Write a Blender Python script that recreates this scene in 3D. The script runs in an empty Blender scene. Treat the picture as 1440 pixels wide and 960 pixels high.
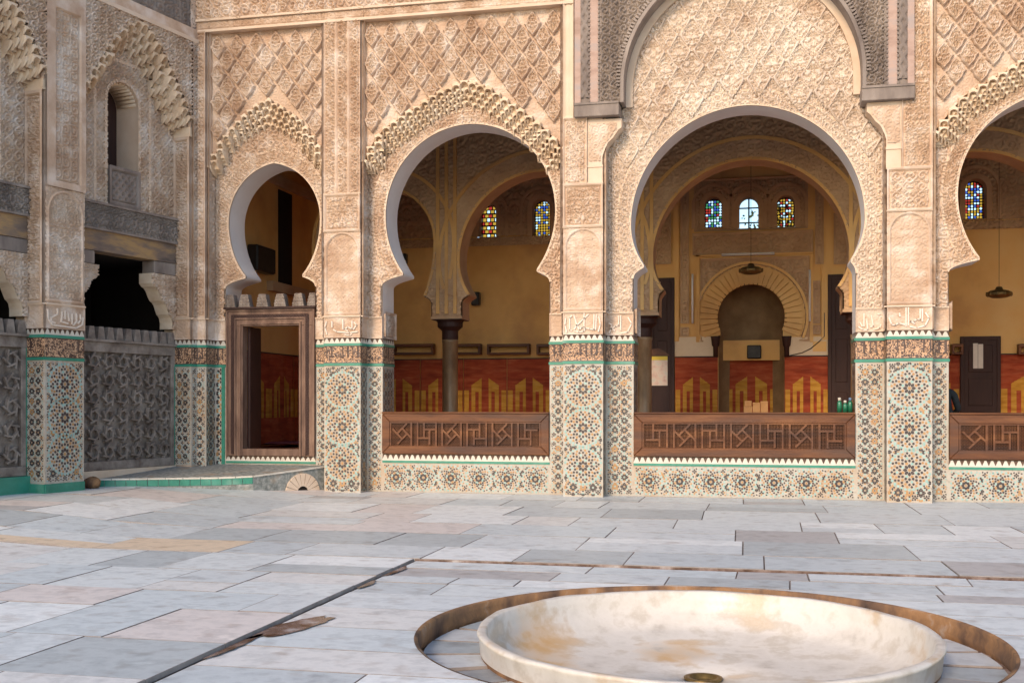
import bpy, math, random
import numpy as np
from mathutils import Vector

# ------------------------------------------------------------------ camera, sky, sun, exposure
scene = bpy.context.scene
COL = scene.collection
FPX, VH, TA = 1550.0, 568.0, 0.2206           # focal length in photo pixels, horizon row, tan(yaw)
DCAM, HCAM = 16.55, 1.38
YAW = math.atan(TA); CA, SA = math.cos(YAW), math.sin(YAW)
cam_d = bpy.data.cameras.new('camera'); cam = bpy.data.objects.new('camera', cam_d); COL.objects.link(cam)
cam_d.sensor_width = 36.0; cam_d.lens = 36.0 * FPX / 1440.0
cam_d.shift_y = (VH - 480.0) / 1440.0
cam_d.clip_end = 500.0
cam.location = (0, -DCAM, HCAM); cam.rotation_euler = (math.pi / 2, 0, YAW)
scene.camera = cam

SUN_DIR = Vector((0.24, 0.82, -0.50)).normalized()      # the way the light travels: over the viewer's left shoulder
elev = math.asin(-SUN_DIR.z); azim = math.atan2(-SUN_DIR.x, -SUN_DIR.y)
world = bpy.data.worlds.new('World'); scene.world = world; world.use_nodes = True
wn = world.node_tree
sky = wn.nodes.new('ShaderNodeTexSky'); sky.sky_type = 'NISHITA'; sky.sun_disc = False
sky.sun_elevation = elev; sky.sun_rotation = azim
sky.air_density = 1.0; sky.dust_density = 1.0; sky.ozone_density = 1.0
bgn = wn.nodes['Background']; bgn.inputs['Strength'].default_value = 0.15
wn.links.new(sky.outputs['Color'], bgn.inputs['Color'])
sun_d = bpy.data.lights.new('sun', 'SUN'); sun = bpy.data.objects.new('sun', sun_d); COL.objects.link(sun)
sun_d.energy = 1.5; sun_d.angle = math.radians(15); sun_d.color = (1.0, 0.75, 0.52)
sun.rotation_euler = SUN_DIR.to_track_quat('-Z', 'Y').to_euler(); sun.location = (-6, -20, 14)
scene.view_settings.view_transform = 'Standard'; scene.view_settings.look = 'None'
scene.view_settings.exposure = 0.88; scene.view_settings.gamma = 1.0
scene.view_settings.use_curve_mapping = False
scene.render.engine = 'CYCLES'
cy = scene.cycles
cy.max_bounces = 8; cy.diffuse_bounces = 5; cy.glossy_bounces = 3; cy.transparent_max_bounces = 8
cy.use_denoising = True; cy.sample_clamp_indirect = 6.0
try: cy.denoiser = 'OPENIMAGEDENOISE'
except Exception: pass
random.seed(7); RNG = random.Random(11)

# ------------------------------------------------------------------ measuring on real planes
def fx(u, h=0.0):
    """x on the arcade wall plane y = -h seen along photo column u"""
    t = (u - 720.0) / FPX
    return (DCAM - h) * (t - TA) / (1 + TA * t)
def fdepth(x, y): return -x * SA + (y + DCAM) * CA
def fz(u, v, h=0.0):
    return HCAM + (VH - v) * fdepth(fx(u, h), -h) / FPX
def gxy(u, v, z=0.0):
    d = (HCAM - z) * FPX / (v - VH); l = (u - 720.0) / FPX * d
    return (l * CA - d * SA, l * SA + d * CA - DCAM)

class Frame:
    """a wall plane: origin, unit direction to the right along the wall; n points out of the wall"""
    def __init__(s, ox, oy, sx, sy):
        k = math.hypot(sx, sy); s.o = (ox, oy); s.s = (sx / k, sy / k); s.n = (sy / k, -sx / k)
    def w(s, a, z, h): return (s.o[0] + a * s.s[0] + h * s.n[0], s.o[1] + a * s.s[1] + h * s.n[1], z)
    def at(s, u, h=0.0):
        t = (u - 720.0) / FPX; dx, dy = t * CA - SA, t * SA + CA
        px, py = s.o[0] + h * s.n[0], s.o[1] + h * s.n[1] + DCAM
        # (px + a sx)/(py + a sy) = dx/dy
        return (dx * py - dy * px) / (dy * s.s[0] - dx * s.s[1])
    def z(s, u, v, h=0.0):
        p = s.w(s.at(u, h), 0, h)
        return HCAM + (VH - v) * fdepth(p[0], p[1]) / FPX
FA = Frame(0, 0, 1, 0)                         # arcade wall
LW = Frame(-8.78, -0.30, 0.22, 1.0)            # side wall, running a little off square
def sideframe(x, y, d): return Frame(x, y, 0, d)   # d=+1 faces +x, d=-1 faces -x

# ------------------------------------------------------------------ objects
def setup(o, parent=None, label=None, cat=None, group=None, kind=None):
    if parent is not None: o.parent = parent
    if label: o['label'] = label
    if cat: o['category'] = cat
    if group: o['group'] = group
    if kind: o['kind'] = kind
    return o
def empty(name, loc=(0, 0, 0), **k):
    o = bpy.data.objects.new(name, None); COL.objects.link(o); o.location = loc; o.empty_display_size = 0.2
    return setup(o, **k)
def wloc(o):
    v = Vector((0, 0, 0))
    while o is not None: v += o.location; o = o.parent
    return v
def obj(name, me, parent=None, mats=None, smooth=False, bevel=0.0, **k):
    o = bpy.data.objects.new(name, me); COL.objects.link(o)
    if mats is not None and not me.materials:
        for m in (mats if isinstance(mats, (list, tuple)) else [mats]): me.materials.append(m)
    if smooth: me.polygons.foreach_set('use_smooth', [True] * len(me.polygons))
    if parent is not None: o.location = -wloc(parent)          # meshes are modelled in world space
    if bevel:
        b = o.modifiers.new('bevel', 'BEVEL'); b.width = bevel; b.segments = 1; b.limit_method = 'ANGLE'
    return setup(o, parent, **k)
def place(name, me, loc, parent=None, rot=None, **k):
    """a copy of a shared mesh put at a world place"""
    o = bpy.data.objects.new(name, me); COL.objects.link(o)
    o.location = Vector(loc) - (wloc(parent) if parent else Vector((0, 0, 0)))
    if rot is not None: o.rotation_euler = rot
    return setup(o, parent, **k)

class MB:
    def __init__(s, fr=None): s.v, s.f, s.m, s.fr = [], [], [], fr
    def add(s, vs, fs, mi=0):
        b = len(s.v)
        s.v += [s.fr.w(*p) for p in vs] if s.fr else list(vs)
        s.f += [tuple(b + i for i in f) for f in fs]; s.m += [mi] * len(fs); return s
    def box(s, a0, a1, z0, z1, h0, h1, mi=0):
        v = [(a0, z0, h0), (a1, z0, h0), (a1, z1, h0), (a0, z1, h0), (a0, z0, h1), (a1, z0, h1), (a1, z1, h1), (a0, z1, h1)]
        if not s.fr: raise ValueError
        return s.add(v, [(3, 2, 1, 0), (4, 5, 6, 7), (0, 1, 5, 4), (1, 2, 6, 5), (2, 3, 7, 6), (3, 0, 4, 7)], mi)
    def wbox(s, x0, x1, y0, y1, z0, z1, mi=0):
        v = [(x0, y0, z0), (x1, y0, z0), (x1, y1, z0), (x0, y1, z0), (x0, y0, z1), (x1, y0, z1), (x1, y1, z1), (x0, y1, z1)]
        return s.add(v, [(3, 2, 1, 0), (4, 5, 6, 7), (0, 1, 5, 4), (1, 2, 6, 5), (2, 3, 7, 6), (3, 0, 4, 7)], mi)
    def prism(s, poly, h0, h1, mi=0, caps=True):
        n = len(poly); v = [(a, z, h0) for a, z in poly] + [(a, z, h1) for a, z in poly]
        f = [(i, (i + 1) % n, n + (i + 1) % n, n + i) for i in range(n)]
        if caps: f += [tuple(range(n - 1, -1, -1)), tuple(range(n, 2 * n))]
        return s.add(v, f, mi)
    def ring(s, inner, outer, h0, h1, mi=0):
        """band between two open polylines of equal length, with thickness"""
        n = len(inner); v = [(a, z, h0) for a, z in inner] + [(a, z, h0) for a, z in outer] + [(a, z, h1) for a, z in inner] + [(a, z, h1) for a, z in outer]
        f = []
        for i in range(n - 1):
            f += [(2 * n + i, 3 * n + i, 3 * n + i + 1, 2 * n + i + 1), (i, 2 * n + i, 2 * n + i + 1, i + 1), (3 * n + i, n + i, n + i + 1, 3 * n + i + 1)]
        f += [(0, n, 3 * n, 2 * n), (n - 1, 3 * n - 1, 4 * n - 1, 2 * n - 1)]
        return s.add(v, f, mi)
    def sheet(s, line, h0, h1, mi=0):
        n = len(line); v = [(a, z, h0) for a, z in line] + [(a, z, h1) for a, z in line]
        return s.add(v, [(i, i + 1, n + i + 1, n + i) for i in range(n - 1)], mi)
    def tube(s, pts, r, seg=8, mi=0, caps=True):
        pts = [Vector(p) for p in pts]; n = len(pts); rs = r if isinstance(r, (list, tuple)) else [r] * n
        vs = []
        for i, p in enumerate(pts):
            t = (pts[min(i + 1, n - 1)] - pts[max(i - 1, 0)]).normalized()
            a = t.orthogonal().normalized() if abs(t.z) > .95 else t.cross(Vector((0, 0, 1))).normalized()
            b = t.cross(a)
            for k in range(seg):
                q = 2 * math.pi * k / seg; vs.append(tuple(p + (a * math.cos(q) + b * math.sin(q)) * rs[i]))
        fs = [(i * seg + k, i * seg + (k + 1) % seg, (i + 1) * seg + (k + 1) % seg, (i + 1) * seg + k) for i in range(n - 1) for k in range(seg)]
        if caps: fs += [tuple(range(seg - 1, -1, -1)), tuple(range((n - 1) * seg, n * seg))]
        fr, s.fr = s.fr, None; s.add(vs, fs, mi); s.fr = fr; return s
    def lathe(s, prof, c=(0, 0, 0), seg=24, mi=0):
        vs = [(c[0] + r * math.cos(2 * math.pi * k / seg), c[1] + r * math.sin(2 * math.pi * k / seg), c[2] + z) for r, z in prof for k in range(seg)]
        fs = [(i * seg + k, i * seg + (k + 1) % seg, (i + 1) * seg + (k + 1) % seg, (i + 1) * seg + k) for i in range(len(prof) - 1) for k in range(seg)]
        fr, s.fr = s.fr, None; s.add(vs, fs, mi); s.fr = fr; return s
    def mesh(s, name):
        me = bpy.data.meshes.new(name); me.from_pydata(s.v, [], s.f); me.polygons.foreach_set('material_index', s.m); me.update(); return me
    def build(s, name, mats, parent=None, **k): return obj(name, s.mesh(name), parent, mats, **k)

# ------------------------------------------------------------------ carved relief
def vn(x, y, seed=0):
    ix, iy = np.floor(x), np.floor(y); fxx, fyy = x - ix, y - iy
    fxx = fxx * fxx * (3 - 2 * fxx); fyy = fyy * fyy * (3 - 2 * fyy)
    def hsh(a, b):
        q = np.sin(a * 127.1 + b * 311.7 + seed * 74.7) * 43758.5453
        return q - np.floor(q)
    a, b, c, d = hsh(ix, iy), hsh(ix + 1, iy), hsh(ix, iy + 1), hsh(ix + 1, iy + 1)
    return (a * (1 - fxx) + b * fxx) * (1 - fyy) + (c * (1 - fxx) + d * fxx) * fyy
def sst(a, b, x):
    t = np.clip((x - a) / (b - a), 0, 1); return t * t * (3 - 2 * t)
def scroll(x, z, c, seed=0):
    """running spirals with lobed leaves, turning left and right by turns"""
    wx = x + .22 * c * (vn(x / c * .9, z / c * .9, seed) - .5); wz = z + .22 * c * (vn(x / c * .9 + 4, z / c * .9 + 8, seed) - .5)
    i, j = np.floor(wx / c), np.floor(wz / c); s = 1 - 2 * np.mod(i + j, 2)
    dx, dz = wx / c - i - .5, wz / c - j - .5; r = np.hypot(dx, dz); th = np.arctan2(dz, dx)
    arm = np.sin(s * th + 2 * np.pi * r * 2.9 + seed) + .45 * np.sin(s * th * 5 + r * 14)
    cx, cz = .5 - np.abs(dx), .5 - np.abs(dz); r2 = np.hypot(cx, cz); fl = np.cos(4 * np.arctan2(cz, cx)) * .09 + .17 - r2
    return np.maximum(sst(-.05, .25, arm) * sst(.53, .49, r), sst(-.02, .02, fl))
def arab(x, z, cell=0.4, seed=1, mirror=True, lines=3.2):
    """carved leaf-work: scrolls, or level bands of folded noise"""
    if seed % 3 != 1 and mirror: return scroll(np.abs(x) + .03, z, min(.20, max(.12, cell * .62)), seed)
    cell = max(.07, cell * .48)
    mx = np.abs(np.mod(x / cell, 2) - 1) if mirror else x / cell
    mz = z / cell
    wx = mx + .30 * vn(mx * 2.3 + 7, mz * 2.3, seed + 5); wz = mz + .30 * vn(mx * 2.3, mz * 2.3 + 9, seed + 6)
    n = vn(wx * 1.9, wz * 1.9, seed) + .45 * vn(wx * 4.1, wz * 4.1, seed + 2)
    return sst(-.08, .10, np.sin(2 * np.pi * lines * n))
def stars(x, z, p=0.22):
    a = np.cos(2 * np.pi * x / p) + np.cos(2 * np.pi * z / p); b = np.cos(2 * np.pi * (x + z) / p / 1.0) + np.cos(2 * np.pi * (x - z) / p)
    return sst(-.2, .35, np.sin(2.2 * (a + .8 * b)))
def knots(x, z, p=0.2):
    return sst(-.1, .4, np.abs(np.sin(np.pi * (x + .25 * p * np.sin(2 * np.pi * z / p)) / p * 2)) - .5 + .35 * np.sin(2 * np.pi * z / p * 2))
def inpoly(X, Z, poly):
    r = np.zeros(X.shape, bool); n = len(poly)
    for i in range(n):
        x0, z0 = poly[i]; x1, z1 = poly[(i + 1) % n]
        if z0 == z1: continue
        c = ((z0 > Z) != (z1 > Z)) & (X < (x1 - x0) * (Z - z0) / (z1 - z0) + x0); r ^= c
    return r
def meshgrid(name, P, keep, nx, nz, matidx=None, smooth=True):
    idx = np.arange(nx * nz).reshape(nz, nx)
    q = np.stack([idx[:-1, :-1], idx[:-1, 1:], idx[1:, 1:], idx[1:, :-1]], -1)[keep]
    used = np.unique(q); remap = np.full(nx * nz, -1); remap[used] = np.arange(len(used)); q = remap[q]
    me = bpy.data.meshes.new(name)
    me.vertices.add(len(used)); me.vertices.foreach_set('co', P.reshape(-1, 3)[used].astype(np.float32).ravel())
    m = len(q); me.loops.add(4 * m); me.loops.foreach_set('vertex_index', q.astype(np.int32).ravel())
    me.polygons.add(m); me.polygons.foreach_set('loop_start', np.arange(0, 4 * m, 4, dtype=np.int32))
    if matidx is not None: me.polygons.foreach_set('material_index', matidx[keep].astype(np.int32).ravel())
    if smooth: me.polygons.foreach_set('use_smooth', np.ones(m, bool))
    me.update(calc_edges=True); return me
def relief_mesh(name, fr, a0, a1, z0, z1, h, hf, res=.014, keepf=None, matf=None, smooth=True):
    res = min(res, .0112) if .013 < res < .0175 else res
    nx = max(2, int((a1 - a0) / res) + 1); nz = max(2, int((z1 - z0) / res) + 1)
    A, Z = np.meshgrid(np.linspace(a0, a1, nx), np.linspace(z0, z1, nz))
    H = h + (hf(A, Z) if hf else 0 * A)
    if fr: P = np.stack([fr.o[0] + A * fr.s[0] + H * fr.n[0], fr.o[1] + A * fr.s[1] + H * fr.n[1], Z], -1)
    else: P = np.stack([A, -H, Z], -1)
    Ac, Zc = (A[:-1, :-1] + A[1:, 1:]) / 2, (Z[:-1, :-1] + Z[1:, 1:]) / 2
    keep = np.ones(Ac.shape, bool) if keepf is None else keepf(Ac, Zc)
    mi = None if matf is None else matf(Ac, Zc)
    return meshgrid(name, P, keep, nx, nz, mi, smooth)
def relief(name, parent, mats, fr, a0, a1, z0, z1, h, hf, res=.016, keepf=None, matf=None, **k):
    return obj(name, relief_mesh(name, fr, a0, a1, z0, z1, h, hf, res, keepf, matf), parent, mats, **k)
def framed(pat, a0, a1, z0, z1, b=.03, d=.04, f=.045):
    """relief height: carved ground d deep in a raised flat border b wide"""
    def hf(A, Z):
        e = np.minimum(np.minimum(A - a0, a1 - A), np.minimum(Z - z0, z1 - Z))
        return np.where(e < b, f, np.where(e < b + .018, 0.0, d * pat(A, Z)))
    return hf

# ------------------------------------------------------------------ materials
MATS = {}
def material(name, cols, scale=3.0, rough=.85, bump=.0, bscale=60.0, detail=6.0, stretch=(1, 1, 1), objcol=False, dirt=None, metal=0.0, coord='pos', spec=.3, rnd=0.0):
    m = bpy.data.materials.new(name); m.use_nodes = True; nt = m.node_tree; N, L = nt.nodes, nt.links
    b = N['Principled BSDF']; b.inputs['Roughness'].default_value = rough; b.inputs['Metallic'].default_value = metal
    b.inputs['Specular IOR Level'].default_value = spec
    if coord == 'pos': src = N.new('ShaderNodeNewGeometry').outputs['Position']
    else: src = N.new('ShaderNodeTexCoord').outputs['Object']
    mp = N.new('ShaderNodeMapping'); mp.inputs['Scale'].default_value = stretch; L.new(src, mp.inputs['Vector'])
    if rnd:
        oi0 = N.new('ShaderNodeObjectInfo'); cm = N.new('ShaderNodeVectorMath'); cm.operation = 'SCALE'; cm.inputs[0].default_value = (37, 53, 71)
        L.new(oi0.outputs['Random'], cm.inputs['Scale']); L.new(cm.outputs[0], mp.inputs['Location'])
    nz = N.new('ShaderNodeTexNoise'); nz.inputs['Scale'].default_value = scale; nz.inputs['Detail'].default_value = detail; nz.inputs['Roughness'].default_value = .62
    L.new(mp.outputs[0], nz.inputs['Vector'])
    rp = N.new('ShaderNodeValToRGB'); el = rp.color_ramp.elements
    n = len(cols)
    while len(el) < n: el.new(.5)
    for i, c in enumerate(cols):
        el[i].position = .28 + .44 * i / max(1, n - 1); el[i].color = (*c, 1)
    L.new(nz.outputs['Fac'], rp.inputs['Fac']); out = rp.outputs['Color']
    if dirt:
        dc, ds, lo, hi = dirt
        n2 = N.new('ShaderNodeTexNoise'); n2.inputs['Scale'].default_value = ds; n2.inputs['Detail'].default_value = 5; L.new(mp.outputs[0], n2.inputs['Vector'])
        mr = N.new('ShaderNodeMapRange'); mr.inputs[1].default_value = lo; mr.inputs[2].default_value = hi; L.new(n2.outputs['Fac'], mr.inputs[0])
        mx = N.new('ShaderNodeMix'); mx.data_type = 'RGBA'; L.new(mr.outputs[0], mx.inputs[0]); L.new(out, mx.inputs[6]); mx.inputs[7].default_value = (*dc, 1); out = mx.outputs[2]
    if objcol:
        oi = N.new('ShaderNodeObjectInfo'); mx = N.new('ShaderNodeMix'); mx.data_type = 'RGBA'; mx.blend_type = 'MULTIPLY'; mx.inputs[0].default_value = 1
        L.new(out, mx.inputs[6]); L.new(oi.outputs['Color'], mx.inputs[7]); out = mx.outputs[2]
    L.new(out, b.inputs['Base Color'])
    if bump:
        n3 = N.new('ShaderNodeTexNoise'); n3.inputs['Scale'].default_value = bscale; n3.inputs['Detail'].default_value = 4; L.new(mp.outputs[0], n3.inputs['Vector'])
        bp = N.new('ShaderNodeBump'); bp.inputs['Strength'].default_value = bump; bp.inputs['Distance'].default_value = .01; L.new(n3.outputs['Fac'], bp.inputs['Height']); L.new(bp.outputs[0], b.inputs['Normal'])
    MATS[name] = m; return m
stucco = material('stucco', [(.39, .25, .165), (.55, .405, .295), (.64, .52, .415)], 1.6, .9, .2, 90, detail=9, dirt=((.72, .63, .55), 3.2, .50, .80))
stucco_white = material('stucco_white', [(.46, .34, .25), (.64, .53, .43), (.74, .67, .58)], 1.3, .9, .2, 90, detail=9, dirt=((.46, .31, .21), 2.6, .52, .80))
stucco_pale = material('stucco_pale', [(.54, .37, .22), (.68, .53, .375), (.76, .65, .51)], 2.6, .9, .15, 70)
stucco_trim = material('stucco_trim', [(.58, .42, .29), (.70, .57, .44)], 2.0, .85, .1, 60)
plaster = material('plaster', [(.66, .61, .57), (.76, .72, .68)], 1.5, .8, .08, 30)
hall_plaster = material('hall_plaster', [(.58, .32, .105), (.70, .42, .15), (.72, .49, .21)], .7, .85, .05, 20, dirt=((.44, .24, .10), .9, .52, .76))
hall_stucco = material('hall_stucco', [(.40, .25, .14), (.56, .38, .225)], 2, .9, .1, 60)
tile_ground = material('tile_ground', [(.30, .26, .21), (.46, .41, .34), (.42, .43, .39)], 16, .4, 0, dirt=((.42, .29, .18), 1.6, .50, .78), spec=.4)
tile_black = material('tile_black', [(.03, .026, .03), (.075, .055, .05)], 9, .3, spec=.5)
tile_orange = material('tile_orange', [(.36, .17, .06), (.46, .27, .11)], 9, .35, spec=.5)
tile_sage = material('tile_sage', [(.20, .38, .34), (.36, .50, .46)], 9, .35, spec=.5)
tile_green = material('tile_green', [(.02, .17, .11), (.05, .27, .19)], 4, .3, spec=.5, dirt=((.16, .32, .25), 2.3, .58, .78))
tile_white = material('tile_white', [(.52, .47, .39), (.66, .62, .54)], 6, .4, spec=.5)
glaze_dark = material('glaze_dark', [(.05, .03, .025), (.11, .06, .04)], 8, .4, spec=.5)
scraped = material('scraped_clay', [(.44, .26, .15), (.58, .38, .24)], 8, .8)
tooth_dark = material('tooth_dark', [(.07, .04, .03), (.14, .08, .05)], 8, .5)
cedar_grey = material('cedar_grey', [(.14, .11, .095), (.24, .195, .165), (.35, .29, .245)], 3, .85, .3, 40, stretch=(1, 1, .35))
cedar = material('cedar', [(.05, .018, .009), (.13, .048, .018), (.22, .09, .032)], 5, .5, .35, 60, detail=9, stretch=(.22, 1, 1.6), dirt=((.07, .04, .03), 2.2, .5, .7))
cedar_v = material('cedar_upright', [(.07, .04, .03), (.17, .10, .07), (.28, .18, .125)], 5, .65, .35, 60, detail=9, stretch=(1.2, 1, .3))
cedar_dark = material('cedar_dark', [(.028, .012, .010), (.05, .022, .016)], 4, .6, .2, 40, stretch=(1.5, 1, .25))
screen_wood = material('screen_wood', [(.11, .08, .065), (.22, .18, .15), (.34, .29, .25)], 5, .85, .3, 50)
pinkwood = material('faded_painted_wood', [(.28, .18, .14), (.44, .31, .25), (.32, .29, .28)], 1.6, .8, .2, 40, stretch=(1, 1, 2.5))
ochrewood = material('ochre_beam', [(.10, .08, .07), (.20, .145, .11), (.40, .25, .11), (.24, .19, .15)], 2.2, .85, .25, 40, stretch=(.5, .5, 2))
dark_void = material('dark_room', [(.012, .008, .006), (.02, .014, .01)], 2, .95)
marble = material('marble', [(.40, .405, .405), (.57, .575, .57), (.65, .65, .64), (.52, .525, .52), (.70, .70, .685)], 4.2, .45, .10, 40, detail=12, stretch=(1, 1.2, 1), objcol=True, rnd=1, spec=.4, dirt=((.38, .34, .31), 5.0, .57, .80))
marble_wet = material('wet_stone', [(.03, .017, .012), (.09, .045, .025), (.24, .17, .14), (.46, .43, .41)], 4.5, .22, .1, 20, spec=.5)
mortar = material('mortar', [(.16, .13, .115), (.28, .24, .21)], 6, .95, .4, 40)
basin_marble = material('basin_marble', [(.42, .37, .31), (.56, .51, .44), (.62, .57, .50), (.50, .44, .36), (.64, .60, .54)], 3.6, .42, .10, 40, detail=12, dirt=((.52, .31, .12), 1.8, .54, .74), spec=.4)
rust_stone = material('stained_stone', [(.04, .027, .022), (.15, .085, .05), (.32, .17, .075), (.44, .37, .31)], 3.0, .75, .4, 40, detail=10, stretch=(1, 1, .5))
joint = material('joint_dirt', [(.22, .19, .17), (.36, .32, .29)], 7, .95)
iron = material('iron', [(.02, .02, .022), (.05, .045, .04)], 6, .5, metal=.6)
black_plastic = material('black_plastic', [(.012, .012, .013), (.02, .02, .022)], 6, .35, spec=.5)

# ------------------------------------------------------------------ ground and courtyard paving
PCX, PCY, PR, BR = -0.31, -9.715, 1.75, 1.39       # fountain pit centre and radius, basin radius
ZI = -0.022                                        # the paving inside the gutter lies a little lower
XT, YT = -2.97, -7.12                              # gutter lines
def rise(x, y):                                    # the paving climbs towards the side wall
    t = max(0.0, min(1.0, (-x - 6.2) / 2.6)); k = max(0.0, min(1.0, (y + 11) / 6.0)); return .16 * t * t * (3 - 2 * t) * k
g = MB(); g.add([(-70, -70, -.9), (70, -70, -.9), (70, 70, -.9), (-70, 70, -.9)], [(0, 1, 2, 3)])
g.build('ground', mortar, None, kind='structure', label='bare earth under and around the courtyard', cat='ground')
court = empty('courtyard_floor', (0, -6, 0), kind='structure', label='courtyard floor paved with worn grey marble slabs', cat='floor')
bed = MB()
def bedquad(x0, x1, y0, y1, dz, n=8):
    xs = np.linspace(x0, x1, n + 1)
    for i in range(n):
        bed.add([(xs[i], y0, dz + rise(xs[i], y0)), (xs[i + 1], y0, dz + rise(xs[i + 1], y0)), (xs[i + 1], y1, dz + rise(xs[i + 1], y1)), (xs[i], y1, dz + rise(xs[i], y1))], [(0, 1, 2, 3)])
for k in range(6):
    bedquad(-13.5, XT - .02, YT - (k + 1) * 1.6, YT - k * 1.6, -.024); bedquad(-13.5, 10, YT + .02 + k * 1.32, YT + .02 + (k + 1) * 1.32, -.024, 16)
circ = [(PCX + PR * math.cos(a), PCY + PR * math.sin(a)) for a in np.linspace(0, 2 * math.pi, 65)]
for i in range(64):                                # inner bed with a round hole
    def outp(p):
        dx, dy = p[0] - PCX, p[1] - PCY; k = min(((XT - .02 - PCX) / dx if dx < 0 else (10 - PCX) / dx) if dx else 9e9, ((YT + .02 - PCY) / dy if dy > 0 else (-16.6 - PCY) / dy) if dy else 9e9)
        return (PCX + dx * k, PCY + dy * k)
    a, b = circ[i], circ[i + 1]; c, d = outp(b), outp(a)
    bed.add([(*a, ZI - .014), (*d, ZI - .014), (*c, ZI - .014), (*b, ZI - .014)], [(0, 1, 2, 3)])
bed.build('mortar_bed', mortar, court)
def slab(poly, z, col, mat=marble, thick=.03, name='slab'):
    n = len(poly); cx = sum(p[0] for p in poly) / n; cyy = sum(p[1] for p in poly) / n
    m = MB(); tx, ty = RNG.uniform(-.0022, .0022), RNG.uniform(-.0022, .0022)
    top = [(x, y, z + rise(x, y) + (x - cx) * tx + (y - cyy) * ty) for x, y in poly]
    b = .0045
    ins = [(x + (cx - x) * b / max(.3, math.hypot(cx - x, cyy - y)), y + (cyy - y) * b / max(.3, math.hypot(cx - x, cyy - y)), zz + .0006) for (x, y, zz) in top]
    low = [(x, y, zz - thick) for x, y, zz in top]
    f = [tuple(range(n))] + [(n + i, n + (i + 1) % n, (i + 1) % n, i) for i in range(n)] + [(2 * n + i, 2 * n + (i + 1) % n, n + (i + 1) % n, n + i) for i in range(n)]
    m.add(ins + top + low, f)
    m.m = [0] + [1] * (2 * n)
    o = m.build(name, [mat, joint], court); o.color = (*col, 1); return o
PAL = [(.88, .95, .97), (.95, 1.0, 1.01), (.80, .86, .88), (1.14, 1.17, 1.16), (.90, .95, .96), (1.02, 1.01, .98), (.70, .75, .76), (.98, 1.03, 1.03)]
def tone(x, y):
    p = RNG.random()
    if x < -4.4 and -10.2 < y < -6.6 and p < .12: return (1.05, .84, .62)
    if x < -2.5 and p < .15: return (1.03, .94, .89)
    if p > .965: return (.70, .68, .67)
    return RNG.choice(PAL)
G_ = .004
def row(y0, y1, x0, x1, z, lmin=.55, lmax=1.7):
    js = [(x0, x0)]
    while js[-1][0] < x1 - .05:
        x = js[-1][0] + RNG.uniform(lmin, lmax)
        if x1 - x < lmin * .7: js.append((x1, x1)); break
        js.append((x + RNG.uniform(-.015, .015), x + RNG.uniform(-.015, .015)))
    for (p0, p1), (q0, q1) in zip(js[:-1], js[1:]):
        yy = [(y0, 0.0), (y1, 1.0)]
        if (y1 - y0) > .7 and RNG.random() < .3:        # a slab split into two
            t = RNG.uniform(.35, .65); yy.insert(1, (y0 + (y1 - y0) * t, t))
        for (a, ta), (b, tb) in zip(yy[:-1], yy[1:]):
            L0, L1, R0, R1 = p0 + (p1 - p0) * ta, p0 + (p1 - p0) * tb, q0 + (q1 - q0) * ta, q0 + (q1 - q0) * tb
            slab([(L0 + G_, a + G_), (R0 - G_, a + G_), (R1 - G_, b - G_), (L1 + G_, b - G_)], RNG.uniform(-.0025, .003) + z, tone((p0 + q0) / 2, a))
y = -0.02
ys = [y]
while y > YT + .35:
    y -= RNG.uniform(.75, 1.25); ys.append(max(y, YT + .016))
if ys[-1] != YT + .016: ys[-1] = YT + .016
for a, b in zip(ys[1:], ys[:-1]): row(a, b, -11.9 + RNG.uniform(-.3, 0), 6.4, 0, .6, 1.6)
y = YT + .016
while y > -12.6:
    n = RNG.uniform(.65, 1.1); row(y - n, y, -9.0 + RNG.uniform(-.3, 0), XT - .012, 0, .45, 1.15); y -= n
# inner rows round the pit
yrows = [YT - .008, YT - .40, PCY + PR + .01, PCY + 1.45, PCY + .95, PCY + .35, PCY - .30, PCY - .9, PCY - 1.4, PCY - 1.95, PCY - 2.6]
for a, b in zip(yrows[1:], yrows[:-1]):
    if a >= PCY + PR or b <= PCY - PR: row(a, b, XT + .008, 6.2, ZI, .5, 1.6); continue
    def arc(side):
        return [(PCX + side * (math.sqrt(max(0, PR * PR - (q - PCY) ** 2)) + .012), q) for q in np.linspace(max(a + G_, PCY - PR + .002), min(b - G_, PCY + PR - .002), 9)]
    L = arc(-1); R = arc(1)
    cut = min(p[0] for p in L) - RNG.uniform(.5, .9)
    if cut > XT + .5: row(a, b, XT + .008, cut, ZI, .5, 1.2)
    else: cut = XT + .008
    slab([(cut + G_, a + G_)] + L + [(cut + G_, b - G_)], ZI, tone(-2, a))
    cut = max(p[0] for p in R) + RNG.uniform(.5, .9)
    slab([(cut - G_, b - G_)] + R[::-1] + [(cut - G_, a + G_)], ZI, tone(0, a)); row(a, b, cut, 6.2, ZI, .6, 1.6)
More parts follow.
